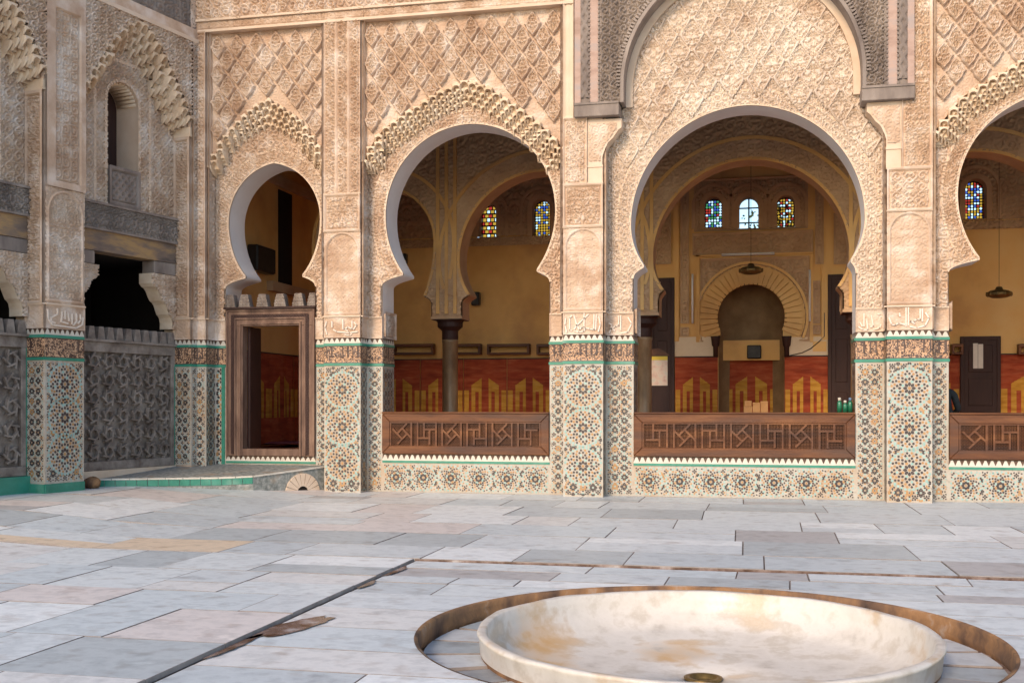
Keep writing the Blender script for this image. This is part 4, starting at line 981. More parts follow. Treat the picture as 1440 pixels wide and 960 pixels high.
for u in (323, 343.5, 368.5, 393.5, 419, 440):
    c = dxx(u); w0, w1 = .105, .06
    pts = [(max(xo0, c - w0), zt + .03), (min(xo1, c + w0), zt + .03), (min(xo1, c + w1), dz(413)), (max(xo0, c - w1), dz(413))]
    mo = MB(FA).prism(pts, -.10, hd).build('merlon', screen_wood, D, bevel=.004)
    relief('merlon_carving', mo, screen_wood, FA, pts[0][0] + .01, pts[1][0] - .01, zt + .04, dz(413) - .01, hd + .001, lambda A, Z: .012 * stars(A, Z, .05), .01, lambda A, Z: inpoly(A, Z, pts))
dst = MB(FA).box(B0['jl'] + .002, B0['jr'] - .002, .30, zb - .002, -TW, -.012).build('door_step', hall_plaster, arcade)
teeth(FA, dst, B0['jl'], B0['jr'], zb - .085, zb - .004, .0); strip(FA, dst, B0['jl'], B0['jr'], zb - .12, zb - .085, .0); zellige(FA, dst, B0['jl'], B0['jr'], .3, zb - .12, .0)
strip(FA, arcade.children[0], fx(312), fx(316.5), .4, ZG, .0)

# ------------------------------------------------------------------ carved railings
def railing(b, n, lab, odd=0):
    hr = .045; z0, z1 = .60, fz((1046), 582, hr); x0, x1 = b['jl'] + .004, b['jr'] - .004
    r = empty('railing', ((x0 + x1) / 2, 0, z0), label=lab, cat='railing')
    fw = .13
    def bd(poly, name): MB(FA).prism(poly, -.06, hr).build(name, cedar, r, bevel=.008)
    bd([(x0, z0), (x1, z0), (x1 - fw, z0 + fw), (x0 + fw, z0 + fw)], 'bottom_rail')
    bd([(x0 + fw, z1 - fw), (x1 - fw, z1 - fw), (x1, z1), (x0, z1)], 'top_rail')
    bd([(x0, z0 + .003), (x0 + fw - .003, z0 + fw), (x0 + fw - .003, z1 - fw), (x0, z1 - .003)], 'stile')
    bd([(x1, z0 + .003), (x1, z1 - .003), (x1 - fw + .003, z1 - fw), (x1 - fw + .003, z0 + fw)], 'stile')
    a0, a1, b0, b1 = x0 + fw, x1 - fw, z0 + fw, z1 - fw
    MB(FA).ring([(a0 + .022, b0), (a0 + .022, b1 - .022), (a1 - .022, b1 - .022), (a1 - .022, b0)], [(a0, b0), (a0, b1), (a1, b1), (a1, b0)], hr - .05, hr - .012).build('inner_moulding', cedar, r)
    MB(FA).box(x0 - .0, x1 + .0, z1, z1 + .025, -.16, hr + .02).build('cap', cedar, r, bevel=.006)
    la = MB(FA); st = .042                                          # turned lattice behind the straps
    W, H = a1 - a0, b1 - b0
    for sgn in (1, -1):
        k = -H
        while k < W:
            p0 = (max(k, 0), (max(k, 0) - k)); p1 = (min(k + H, W), min(k + H, W) - k)
            q = [(a0 + p[0], (b0 + p[1]) if sgn > 0 else (b1 - p[1])) for p in (p0, p1)]
            if abs(q[0][0] - q[1][0]) > .01: ribbon(la, q, .017, hr - .052, hr - .036)
            k += st
    la.build('lattice', cedar, r, kind='stuff')
    MB(FA).box(a0, a1, b0, b1, -.075, -.07).build('back_board', cedar_dark, r)
    pw = W / n; e = .030
    def s(p, q): mb = MB(FA); ribbon(mb, [p, q], e, hr - .036, hr - .010 + RNG.uniform(0, .003)); mb.build('slat', cedar, r)
    for i in range(n):
        c = a0 + (i + .5) * pw; zc = (b0 + b1) / 2; L = min(pw * .40, H * .47)
        if i:
            s((a0 + i * pw - .05, b0), (a0 + i * pw - .05, b1)); s((a0 + i * pw + .05, b0), (a0 + i * pw + .05, b1))
        if (i + odd) % 2 == 0:
            k = L * .36
            for q in range(4):                                      # turning square of four straps
                t = math.pi / 4 + q * math.pi / 2; d = (math.cos(t), math.sin(t)); nn = (-d[1], d[0])
                s((c + nn[0] * k - d[0] * k * .95, zc + nn[1] * k - d[1] * k * .95), (c + nn[0] * k + d[0] * L * .98, zc + nn[1] * k + d[1] * L * .98))
        else:
            f = 1 if (i // 2) % 2 else -1
            s((c - f * L * .9, zc + L * .42), (c + f * L * .25, zc + L * .42)); s((c - f * L * .25, zc - L * .42), (c + f * L * .9, zc - L * .42))
            s((c - f * L * .28, zc + L * .40), (c - f * L * .28, zc - L)); s((c + f * L * .28, zc + L), (c + f * L * .28, zc - L * .40))
railing(B1, 6, 'carved cedar railing under the pointed arch beside the door')
railing(B2, 7, 'long carved cedar railing in front of the mihrab', 1)
railing(B3, 6, 'carved cedar railing beside the hall door with papers')

# ------------------------------------------------------------------ prayer hall
YB, YI, ZF, ZCEIL, XL, XR = 6.4, 3.1, .60, 7.0, -9.05, 8.0
HB = Frame(0, YB, 1, 0); HI = Frame(0, YI, 1, 0)
bxx = lambda u: HB.at(u); bz = lambda u, v: HB.z(u, v)
carpet_red = material('carpet', [(.38, .10, .04), (.50, .20, .08)], 8, .95, .2, 200)
fl = MB(); fl.add([(XL, TW, ZF), (XR, TW, ZF), (XR, YB + 1.2, ZF), (XL, YB + 1.2, ZF)], [(0, 1, 2, 3)]); fl.wbox(XL, XR, TW - .02, TW + .02, 0, ZF - .004)
fl.build('hall_floor', carpet_red, None, kind='structure', label='red carpeted floor of the prayer hall', cat='floor')
ceil_ = empty('hall_ceiling', (0, 3, ZCEIL), kind='structure', label='dark timber ceiling of the prayer hall', cat='ceiling')
c = MB(); c.wbox(XL - .5, XR + .5, -.0, YB + 1.6, ZCEIL + .16, ZCEIL + .30); c.build('ceiling_boards', cedar_dark, ceil_)
for k in range(24): MB().wbox(XL + k * .72, XL + k * .72 + .14, TW + .01, YB - .01, ZCEIL, ZCEIL + .155).build('beam', cedar_dark, ceil_)
# glass
def glass(name, col):
    m = bpy.data.materials.new(name); m.use_nodes = True; nt = m.node_tree; nt.nodes.clear()
    o = nt.nodes.new('ShaderNodeOutputMaterial'); t = nt.nodes.new('ShaderNodeBsdfTransparent'); t.inputs[0].default_value = (*col, 1)
    g_ = nt.nodes.new('ShaderNodeBsdfGlossy'); g_.inputs['Roughness'].default_value = .1; mx = nt.nodes.new('ShaderNodeMixShader'); mx.inputs[0].default_value = .04
    nt.links.new(t.outputs[0], mx.inputs[1]); nt.links.new(g_.outputs[0], mx.inputs[2]); nt.links.new(mx.outputs[0], o.inputs[0]); return m
gl = [iron, glass('red_glass', (.5, .03, .02)), glass('blue_glass', (.06, .10, .36)), glass('amber_glass', (.62, .28, .03)), glass('white_glass', (.85, .88, .84)), glass('green_glass', (.08, .26, .09)), glass('violet_glass', (.28, .10, .45))]
# wall towards Mecca, with windows and the niche cut out
qib = empty('mihrab_wall', (0, YB, ZF), kind='thing', label='ochre plastered rear wall of the hall around the mihrab niche', cat='wall')
WIN = [(1003, 277, 321, 12, 'mix'), (1053, 276, 321, 13, 'clear'), (1105, 275, 319, 12, 'amber'), (686, 287, 333, 12.5, 'brick'), (761, 280, 331, 12.5, 'star'), (1372, 252, 309, 14, 'mix2')]
holes = []
for (u, v0, v1, hw, kind) in WIN:
    k = fdepth(bxx(u), YB) / FPX; cx_, z1, z0, w = bxx(u), bz(u, v0), bz(u, v1), hw * k
    ln = [(cx_ - w, z0)] + [(cx_ - w * math.cos(t), z1 - w + w * math.sin(t)) for t in np.linspace(0, math.pi, 15)] + [(cx_ + w, z0)]
    holes.append((ln, cx_, z0, z1, w, kind))
ml, mr = bxx(1011), bxx(1102); mcx = (ml + mr) / 2; mk = fdepth(mcx, YB) / FPX; mcz = bz(1057, 446); mR = 46 * mk
niche = [(ml, ZF)] + [(ml, bz(1011, 474))] + [(mcx - mR * math.cos(t), mcz + mR * 1.0 * math.sin(t)) for t in np.linspace(-.52, math.pi + .52, 33)] + [(mr, bz(1102, 474)), (mr, ZF)]
wall = relief('wall_plaster', qib, hall_plaster, HB, XL - .1, XR, ZF - .1, ZCEIL + .2, 0, None, .04, lambda A, Z: ~np.any([inpoly(A, Z, outset(h[0], .03) + []) for h in holes] + [inpoly(A, Z, outset(niche, .03))], axis=0))
for (ln, cx_, z0, z1, w, kind) in holes:
    wn_ = MB(HB).ring(ln, outset(ln, .10), -.004, .05).build('window', hall_stucco, qib)
    MB(HB).sheet(ln + [ln[0]], .0, -.35).build('window_reveal', hall_stucco, wn_)
    o2 = outset(ln, .26); MB(HB).ring(outset(ln, .2), o2, -.004, .06).build('window_arch_moulding', hall_stucco, wn_)
    p = .055 if kind != 'brick' else .085
    def mf(A, Z, kind=kind, cx_=cx_, z0=z0):
        a = (A - cx_) / p; z = (Z - z0) / p
        if kind == 'clear': return np.where((np.abs(np.mod(Z - z0, .3) - .15) < .012) | (np.abs(A - cx_) < .012), 0, 4)
        if kind == 'brick':
            i, j = np.floor(a + .5 * np.mod(np.floor(z * 1.0), 2)), np.floor(z)
            fa_, fz_ = a + .5 * np.mod(j, 2) - i, z - j
            col = np.where(np.mod(i + j, 2) < 1, 3, np.where(np.mod(j, 2) < 1, 4, 1))
            return np.where((fa_ < .22) | (fz_ < .32), 0, col)
        i, j = np.floor(a), np.floor(z); h_ = np.mod(np.abs(np.sin(i * 12.9 + j * 78.2) * 4375.5), 1)
        r = np.hypot(a - i - .5, z - j - .5)
        base = {'mix': (4, 2, 1, 5), 'amber': (3, 1, 3, 4), 'star': (3, 2, 4, 3), 'mix2': (3, 2, 1, 4)}[kind]
        col = np.select([h_ < .3, h_ < .55, h_ < .78], base[:3], base[3])
        return np.where(r > .38, 0, col)
    relief('glazing', wn_, gl, HB, cx_ - w - .02, cx_ + w + .02, z0 - .02, z1 + .02, -.22, None, .0132 if kind != 'clear' else .03, None, mf)
# blocked-out back of the wall so that only the windows let light in
MB(HB).sheet([(ml, ZF), (ml, bz(1011, 474))] + niche[2:-2] + [(mr, bz(1102, 474)), (mr, ZF)], .0, -.06).build('niche_edge', hall_stucco, qib)
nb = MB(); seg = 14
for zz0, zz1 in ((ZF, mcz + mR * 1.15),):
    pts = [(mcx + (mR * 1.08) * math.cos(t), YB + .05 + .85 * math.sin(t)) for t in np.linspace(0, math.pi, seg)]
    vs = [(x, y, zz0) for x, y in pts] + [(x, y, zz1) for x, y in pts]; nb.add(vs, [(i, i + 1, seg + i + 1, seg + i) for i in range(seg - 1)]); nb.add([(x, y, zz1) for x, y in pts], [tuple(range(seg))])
niche_shade = material('niche_shade', [(.17, .105, .05), (.28, .18, .09)], 3, .7)  # dark brown with the shade of the niche put into the colour
nb.build('niche_shell', niche_shade, qib, smooth=True)
# voussoirs of the mihrab arch
R1 = 70 * mk; NV_ = 31
for q in range(NV_):
    t0 = -.42 + (math.pi + .84) * q / NV_ + .012; t1 = -.42 + (math.pi + .84) * (q + 1) / NV_ - .012
    P_ = [(mcx + r * math.cos(t), mcz + r * math.sin(t)) for r, t in ((mR, t0), (R1, t0), (R1 * 1.02, (t0 + t1) / 2), (R1, t1), (mR, t1))]
    MB(HB).prism(P_, 0, .05 + .008 * (q % 2)).build('voussoir', hall_plaster, qib)
ringp = [(mcx + R1 * 1.07 * math.cos(t), mcz + R1 * 1.07 * math.sin(t)) for t in np.linspace(math.pi + .4, -.4, 41)]
MB(HB).ring(ringp, outset(ringp, .05), 0, .06).build('arch_moulding', hall_plaster, qib)
def hp(name, u0, u1, v0, v1, seed, mat=hall_stucco, cell=.3, h=.012, um=None, hole=None, fr=True):
    um = um or (u0 + u1) / 2
    a0, a1, z0, z1 = bxx(u0), bxx(u1), bz(um, v1), bz(um, v0)
    pat = lambda A, Z: arab(A - (a0 + a1) / 2, Z, cell, seed)
    relief(name, qib, mat, HB, a0, a1, z0, z1, h, framed(pat, a0, a1, z0, z1, .04, .045, .05) if fr else (lambda A, Z: .045 * pat(A, Z)), .02, hole)
hp('alfiz_panel', 985, 1138, 362, 480, 151, um=1060, hole=lambda A, Z: ~inpoly(A, Z, outset(niche, .0)) & (np.hypot(A - mcx, Z - mcz) > R1 * 1.05))
hp('carved_frieze', 974, 1143, 326, 357, 152, cell=.35); hp('window_zone', 976, 1136, 250, 324, 153, h=.004, hole=lambda A, Z: ~np.any([inpoly(A, Z, outset(h[0], .1)) for h in holes], axis=0))
hp('inscription_strip', 957, 969, 245, 455, 154, cell=.2); hp('inscription_strip', 1143, 1153, 395, 455, 155, cell=.2); hp('inscription_strip', 1146, 1158, 245, 372, 158, cell=.2)
hp('side_panel', 919, 944, 300, 372, 156); hp('side_panel', 1172, 1198, 300, 372, 157)
hp('small_panel', 957, 969, 460, 473, 159, cell=.2); hp('small_panel', 1143, 1154, 457, 470, 160, cell=.2)
hp('string_course', 540, 780, 335, 347, 161, fr=False); hp('string_course', 1325, 1480, 310, 322, 162, fr=False)
hp('upper_carving', 540, 790, 215, 333, 163, h=.004, cell=.5, fr=False, hole=lambda A, Z: ~np.any([inpoly(A, Z, outset(h[0], .1)) for h in holes], axis=0))
hp('upper_carving', 1315, 1490, 190, 309, 164, h=.004, cell=.5, fr=False, hole=lambda A, Z: ~np.any([inpoly(A, Z, outset(h[0], .1)) for h in holes], axis=0))
for (u0, u1, v0, v1) in ((979, 984, 358, 481), (1139, 1143.5, 358, 481), (979, 1143, 357.5, 361.5), (947, 955, 240, 480), (1155, 1165, 375, 478)):
    MB(HB).box(bxx(u0), bxx(u1), bz(u0, v1), bz(u0, v0), 0, .05).build('moulding', hall_plaster, qib)
pale = material('pale_plaster', [(.60, .46, .30), (.70, .57, .40)], 2, .8)
for (u0, u1) in ((948, 1004), (1110, 1166)): MB(HB).box(bxx(u0), bxx(u1), bz(u0, 501), bz(u0, 474), 0, .03).build('pale_panel', pale, qib)
MB(HB).box(bxx(1143), bxx(1162), bz(1150, 494), bz(1150, 480), .03, .045).build('wall_plate', hall_plaster, qib)
for u in (1006.5, 1106): # stub columns beside the niche
    x = bxx(u); MB().lathe([(.0, bz(u, 502)), (.05, bz(u, 502)), (.05, bz(u, 488)), (.075, bz(u, 486)), (.09, bz(u, 476)), (.10, bz(u, 473)), (.0, bz(u, 473))], (x, YB - .07, 0), 14).build('niche_column', cedar_dark, qib, smooth=True)
nbx = MB(HB).box(mcx - mR * .95, mcx + mR * .95, bz(1057, 505), bz(1057, 476), -.62, -.55).build('niche_board', hall_plaster, qib)
# other hall walls
hw = MB(); hw.wbox(XL - .3, XL, TW, YB + .3, 0, ZCEIL + .3); sw = hw.build('hall_end_wall', hall_plaster, None, kind='thing', label='plain plastered end wall of the hall behind the door', cat='wall')
slot = empty('tall_slot', (XL, 4, 3), parent=None)
SW = Frame(XL, 0, 0, 1)
sx = lambda u: SW.at(u); sz = lambda u, v: SW.z(u, v)
slot.parent = sw; slot.location = (0, 0, 0); slot.name = 'recess'
MB(SW).box(sx(391), sx(410), sz(400, 401), sz(400, 270), .0, .012).build('recess_shade', dark_void, slot)  # thin near-black sheet on the flat wall; the slot's shade is painted
MB(SW).box(SW.at(340), SW.at(450), sz(400, 266), sz(400, 252), 0, .08).build('cornice', hall_stucco, slot); MB(SW).box(SW.at(375), SW.at(450), sz(400, 414), sz(400, 401), 0, .12).build('lower_ledge', hall_stucco, slot)
MB().wbox(XR, XR + .3, TW, YB + .3, 0, ZCEIL + .3).build('hall_end_wall', hall_plaster, None, kind='thing', label='far end wall of the hall beyond the last arch', cat='wall')

# inner arcade
inner = empty('inner_arcade', (-2, YI, ZF), label='inner row of horseshoe arches on marble columns inside the hall', cat='arcade')
COLS = [-8.05, -5.57, -1.96, 1.76, 5.36]
zspr = 3.0; TI = .5
lines_ = []
for q in range(4):
    xa, xb = COLS[q], COLS[q + 1]; cx_ = (xa + xb) / 2; R_ = (xb - xa) / 2 - (.19 if q == 2 else .25); czz = (4.40, 4.03, 3.95, 4.03)[q]; bb_ = czz - 3.41
    ln = opening(cx_, czz, R_, R_ * 1.0 + .01, bb_, R_ - .19, xa + .30, xb - .30, zspr, .18); lines_.append(ln)
    ar = MB(HI).sheet(ln, .0, -TI).build('arch', hall_stucco, inner, smooth=True)
    MB(HI).ring(ln[9:-9], outset(ln[9:-9], .05), -.01, .03).build('arch_rim', hall_plaster, ar)
    MB(HI).ring(outset(ln[14:-14], .36), outset(ln[14:-14], .42), -.01, .035 + .005 * (q % 2)).build('arch_moulding', hall_plaster, ar)
    MB(HI).ring(outset(ln[12:-12], .05), outset(ln[12:-12], .36), -.01, .010 + .006 * (q % 2)).build('arch_band', hall_stucco, ar)
polys = [[(p[0][0], 0)] + outset(p, .02) + [(p[-1][0], 0)] for p in lines_]
relief('spandrel', inner, hall_stucco, HI, COLS[0], COLS[-1], zspr, ZCEIL + .1, 0, lambda A, Z: .034 * arab(A, Z, .3, 171), .022, lambda A, Z: ~np.any([inpoly(A, Z, p) for p in polys], axis=0))
relief('rear_face', inner, hall_stucco, Frame(0, YI + TI, 1, 0), COLS[0], COLS[-1], zspr, ZCEIL + .1, 0, None, .06, lambda A, Z: ~np.any([inpoly(A, Z, p) for p in polys], axis=0))
colmat = material('column_marble', [(.10, .06, .03), (.22, .14, .07), (.34, .25, .15)], 3, .35, stretch=(1, 1, .4), spec=.5)
for x in COLS:
    for dx in (-.165, .0, .165):
        if x != COLS[0]: MB(HI).box(x + dx - .03, x + dx + .03, zspr + .05, 6.3, 0, .045).build('rib', hall_plaster, inner)
    MB(HI).box(x - .30, x + .30, zspr - .05, zspr + .004, -TI - .02, .03).build('impost', hall_stucco, inner)
    cl = MB().lathe([(.20, ZF), (.20, ZF + .08), (.16, ZF + .12), (.145, ZF + .16), (.145, 2.52), (.155, 2.54), (.155, 2.58), (.0, 2.58)], (x, YI + TI / 2 - .02, 0), 24).build('column', colmat, inner, smooth=True)
    cp = MB(); cp.lathe([(.15, 2.58), (.155, 2.62), (.15, 2.74), (.19, 2.78), (.235, 2.82), (.235, 2.90), (.27, 2.945)], (x, YI + TI / 2 - .02, 0), 20); cp.wbox(x - .29, x + .29, YI - .04, YI + TI, 2.94, 2.952); cp.build('capital', cedar_dark, cl)

# hanging mats
mat_red = material('mat_red', [(.22, .03, .015), (.34, .065, .025), (.42, .12, .05)], 2.5, .95, .35, 120, stretch=(1, 1, 6), dirt=((.18, .03, .015), 1.2, .5, .75))
mat_yel = material('mat_yellow', [(.36, .16, .02), (.52, .27, .04), (.56, .33, .08)], 2.5, .95, .35, 120, stretch=(1, 1, 6), dirt=((.32, .13, .02), 1.4, .5, .75))
def mat_at(fr, a0, a1, ztop, lab, grp):
    o = empty('wall_mat', fr.w((a0 + a1) / 2, ZF, .02), label=lab, cat='mat', group=grp); w = a1 - a0; H = ztop - ZF
    ph = RNG.uniform(0, 9); wav = lambda A, Z: .010 * np.sin(A * 7 + ph) + .006 * np.sin(A * 17 + Z * 2 + ph * 2) + .004 * vn(A * 9, Z * 5, 2)
    relief('cloth', o, mat_red, fr, a0 + .006, a1 - .006, ZF + .02, ztop, .025, wav, .04)
    def y(pts):
        q = [(a0 + p[0] * w, ZF + p[1] * H) for p in pts]; xs, zs2 = [t[0] for t in q], [t[1] for t in q]
        relief('yellow_motif', o, mat_yel, fr, min(xs), max(xs), min(zs2), max(zs2), .029, wav, .012, lambda A, Z: inpoly(A, Z, q))
    for s in (1, -1):
        f = lambda q: [(.5 + s * (p[0]), p[1]) for p in (q if s > 0 else q[::-1])]
        y(f([(.08, .30), (.15, .30), (.15, .60), (.22, .60), (.22, .30), (.31, .30), (.31, .68), (.08, .77)]))
        y(f([(.37, .30), (.48, .30), (.48, .62), (.37, .62)]))
    MB(fr).box(a0 + .006, a1 - .006, ztop, ztop + .025, .0, .035).build('top_batten', cedar_dark, o)
zm = bz(1060, 502)
ORD = ['first', 'second', 'third', 'fourth', 'fifth', 'sixth', 'seventh']
def mats_between(fr, a0, a1, lab, grp, w=1.05):
    n = max(1, round((a1 - a0) / w))
    for i in range(n): mat_at(fr, a0 + (a1 - a0) * i / n, a0 + (a1 - a0) * (i + 1) / n, zm, lab if n == 1 else ORD[i] + ' ' + lab, grp)
mats_between(HB, XL + .03, bxx(776), 'red and yellow mat from the end wall, hung below the wooden frames', 'mats along the left bay of the hall')
mats_between(HB, bxx(780), bxx(884), 'red and yellow mat hung behind the lettered pier', 'mats behind the lettered pier')
mats_between(HB, bxx(949), bxx(1010), 'orange-red mat with yellow columns left of the mihrab niche', 'mats left of the niche', .9)
mats_between(HB, bxx(1103), bxx(1166), 'orange-red mat with yellow columns right of the mihrab niche', 'mats right of the niche', .9)
mat_at(Frame(0, YB + .74, 1, 0), mcx - .52, mcx + .52, bz(1057, 500), 'shaded red and yellow mat inside the mihrab niche', None)
mats_between(HB, bxx(1405), XR - .03, 'red and yellow mat hung to the right of the panelled door', 'mats right of the panelled door')
mats_between(HB, bxx(1205), bxx(1350), 'red and yellow mat between the tall dark door and the panelled door', 'mats left of the panelled door')
mats_between(SW, .6, YB - .03, 'dim red mat from the courtyard side along the end wall behind the door', 'mats on the end wall')

# doors in the rear wall
def hall_door(u0, u1, v0, lab, panels=True):
    a0, a1, z1 = bxx(u0), bxx(u1), bz((u0 + u1) / 2, v0); d = empty('hall_door', HB.w((a0 + a1) / 2, ZF, .03), label=lab, cat='door')
    MB(HB).box(a0, a1, ZF, z1, .004, .05).build('leaf', cedar_dark, d)
    for a, b_ in ((a0 - .07, a0), (a1, a1 + .07)): MB(HB).box(a, b_, ZF, z1 + .07, .004, .075).build('jamb', cedar_dark, d, bevel=.006)
    MB(HB).box(a0, a1, z1, z1 + .07, .004, .074).build('lintel', cedar_dark, d)
    w = a1 - a0; H = z1 - ZF
    for k in range(3):
        z0 = ZF + H * (.05 + .32 * k); MB(HB).box(a0 + .08, a1 - .08, z0, z0 + H * .26, .05, .068).build('panel', cedar_dark, d, bevel=.008)
    return d
hall_door(1355, 1401, 478, 'dark panelled wooden door with two white papers pinned on')
hall_door(920, 944, 396, 'tall dark wooden door left of the mihrab'); hall_door(1169, 1197, 391, 'tall dark wooden door right of the mihrab')

# ------------------------------------------------------------------ smaller things in the hall
paper = material('paper', [(.62, .58, .50), (.72, .68, .60)], 6, .8); poster = material('poster_print', [(.62, .40, .32), (.72, .58, .46), (.60, .58, .50)], 9, .6, detail=3); yellow = material('yellow_print', [(.72, .52, .05), (.75, .58, .10)], 5, .6)
for (u0, u1, v0, v1, lab) in ((1367.5, 1374, 483, 518, 'narrow white notice sheet pinned on the panelled hall door'), (1374.5, 1381.5, 484, 518, 'second white notice sheet pinned on the panelled hall door')):
    MB(HB).box(bxx(u0), bxx(u1), bz(u0, v1), bz(u0, v0), .07, .073).build('notice_sheet', paper, None, label=lab, cat='paper')
NBF = Frame(0, YI + 1.6, 1, 0)
nb_ = empty('notice_board', NBF.w(NBF.at(923), ZF, .03), label='dark free-standing notice board with a yellow-headed poster', cat='board')
a0, a1 = NBF.at(905), NBF.at(942)
MB(NBF).box(a0, a1, ZF, NBF.z(923, 500), .0, .04).build('board', cedar_dark, nb_)
cr = [(a0, NBF.z(923, 500))] + [(a0 + (a1 - a0) * t, NBF.z(923, 500) + .14 * math.sin(math.pi * t)) for t in np.linspace(.05, .95, 11)] + [(a1, NBF.z(923, 500))]
MB(NBF).prism(cr[::-1], .0, .035).build('crest', cedar, nb_)
po = MB(NBF).box(NBF.at(908), NBF.at(939), NBF.z(923, 542), NBF.z(923, 506.5), .042, .048).build('poster', poster, nb_); MB(NBF).box(NBF.at(908), NBF.at(939), NBF.z(923, 506.4), NBF.z(923, 501), .042, .048).build('poster_heading', yellow, po)
# wooden frames on the rear wall
for fi_, (u0, u1) in enumerate(((556, 613), (634, 679), (688, 747), (757, 814), (1336, 1352), (1429, 1475))):
    f_ = empty('wall_frame', HB.w(bxx((u0 + u1) / 2), bz(u0, 502), .1), label=['brown wooden wall frame nearest the end wall, above the red mats', 'brown wooden wall frame behind the marble column', 'wide brown wooden wall frame below the small black loudspeaker', 'brown wooden wall frame behind the left lettered pier', 'brown wooden wall frame just left of the panelled door', 'brown wooden wall frame right of the panelled door'][fi_], cat='frame', group='wooden frames above the mats')
    x0, x1 = bxx(u0), bxx(u1); zt_, zb_ = bz((u0 + u1) / 2, 484), bz((u0 + u1) / 2, 501) + .03
    wz = (zt_ - zb_)
    MB(HB).box(x0, x1, zt_ - .06, zt_, .04, .22).build('top_bar', cedar, f_, bevel=.006)
    MB(HB).box(x0 + .05, x1 - .05, zb_, zb_ + .05, .04, .22).build('bottom_bar', cedar, f_, bevel=.006)
    for a, b_ in ((x0, x0 + .05), (x1 - .05, x1)): MB(HB).box(a, b_, zb_, zt_ - .061, .04, .22).build('post', cedar, f_, bevel=.006)
# hanging lamps
brass = material('old_brass', [(.10, .07, .03), (.26, .18, .07)], 6, .45, metal=.7)
for (u, v, lab) in ((1056, 378, 'dark round hanging lamp in front of the mihrab arch'), (1405, 411, 'dark round hanging lamp above the panelled door')):
    F5 = Frame(0, 5.0, 1, 0); x = F5.at(u); z = F5.z(u, v)
    l = empty('hanging_lamp', (x, 5.0, z), label=lab, cat='lamp')
    MB().lathe([(.0, .10), (.05, .10), (.07, .05), (.16, .03), (.215, -.01), (.22, -.04), (.20, -.07), (.12, -.10), (.0, -.11)], (x, 5.0, z), 24).build('dish', brass, l, smooth=True)
    for k in range(10):
        a = 2 * math.pi * k / 10; MB().lathe([(.0, .03), (.018, .02), (.022, -.03), (.0, -.06)], (x + .21 * math.cos(a), 5.0 + .21 * math.sin(a), z - .02), 8).build('oil_cup', brass, l, smooth=True)
    MB().tube([(x, 5.0, z + .09), (x, 5.0, ZCEIL + .1)], .004, 6).build('chain', iron, l)
# fluorescent tubes, unlit
tube_white = material('tube_white', [(.70, .70, .68), (.78, .78, .76)], 3, .3)
for (p, q, lab) in (((1015, 359.5), (1089, 359.5), 'horizontal fluorescent tube above the mihrab arch'), ((974, 386), (974, 455), 'upright fluorescent tube left of the mihrab arch'), ((1138.5, 380), (1138.5, 452), 'upright fluorescent tube right of the mihrab arch')):
    A = (bxx(p[0]), YB - .10, bz(p[0], p[1])); B_ = (bxx(q[0]), YB - .10, bz(p[0], q[1]))
    t_ = empty('tube_light', A, label=lab, cat='light'); MB().tube([A, B_], .019, 8).build('tube', tube_white, t_, smooth=True)
    mid = [(A[i] * .5 + B_[i] * .5) for i in range(3)]
    if A[2] == B_[2]: MB().wbox(A[0], B_[0], YB - .085, YB - .04, A[2] - .02, A[2] + .03).build('fitting', tube_white, t_)
    else: MB().wbox(A[0] - .02, A[0] + .02, YB - .085, YB - .04, B_[2], A[2]).build('fitting', tube_white, t_)
# loudspeakers
def speaker(fr, u0, u1, v0, v1, h0, dep, lab):
    a0, a1 = fr.at(u0, h0 + dep), fr.at(u1, h0 + dep); um = (u0 + u1) / 2; z0, z1 = fr.z(um, v1, h0 + dep), fr.z(um, v0, h0 + dep)
    s_ = empty('loudspeaker', fr.w((a0 + a1) / 2, z0, h0), label=lab, cat='speaker')
    MB(fr).box(a0, a1, z0, z1, h0 + .02, h0 + dep - .015).build('cabinet', black_plastic, s_, bevel=.02)
    MB(fr).box(a0 + .012, a1 - .012, z0 + .015, z1 - .015, h0 + dep - .015, h0 + dep).build('grille', iron, s_, bevel=.006)
    MB(fr).box((a0 + a1) / 2 - .03, (a0 + a1) / 2 + .03, z0 + (z1 - z0) * .4, z0 + (z1 - z0) * .6, h0 - .0, h0 + .02).build('wall_bracket', iron, s_)
speaker(SW, 363, 388, 347, 383, .0, .24, 'black loudspeaker on the end wall behind the toothed door crest')
speaker(HB, 662, 673.5, 410, 429, 0, .2, 'small black loudspeaker on the ochre wall right of the marble column')
speaker(HB, 560, 570, 356, 370, 0, .2, 'small dark loudspeaker high on the wall left of the marble column')
speaker(Frame(0, YB + .55, 1, 0), 1050.5, 1070.5, 485, 504, .0, .12, 'grey square loudspeaker on the board inside the mihrab niche')
# cartons by the niche
card = material('cardboard', [(.40, .22, .09), (.52, .31, .14)], 6, .9)
CF = Frame(0, 5.3, 1, 0)
for (u0, u1, v0, v1, h, lab) in ((1046, 1058, 571, 596, .0, 'lower tan carton left in the little pile before the niche'), (1047, 1057, 563.5, 571, .02, 'small tan carton lying on the left carton of the pile'), (1058.6, 1069, 566, 596, .04, 'upright tan carton in the middle of the little pile'), (1069.6, 1080, 564, 596, .01, 'taller tan carton right in the little pile')):
    a0, a1 = CF.at(u0), CF.at(u1); z0, z1 = max(.78 if v1 > 590 else 0, CF.z(u0, v1)), CF.z(u0, v0)
    c_ = empty('carton', CF.w((a0 + a1) / 2, z0, h), label=lab, cat='box'); MB(CF).box(a0, a1, z0, z1, h - .18, h).build('box_body', card, c_, bevel=.004); MB(CF).box(a0 - .002, a1 + .002, z1 - .035, z1 + .003, h - .183, h + .003).build('lid', card, c_, bevel=.003)
tb = empty('low_table', CF.w(CF.at(1063), ZF, -.1), label='low dark table under the tan cartons', cat='table')
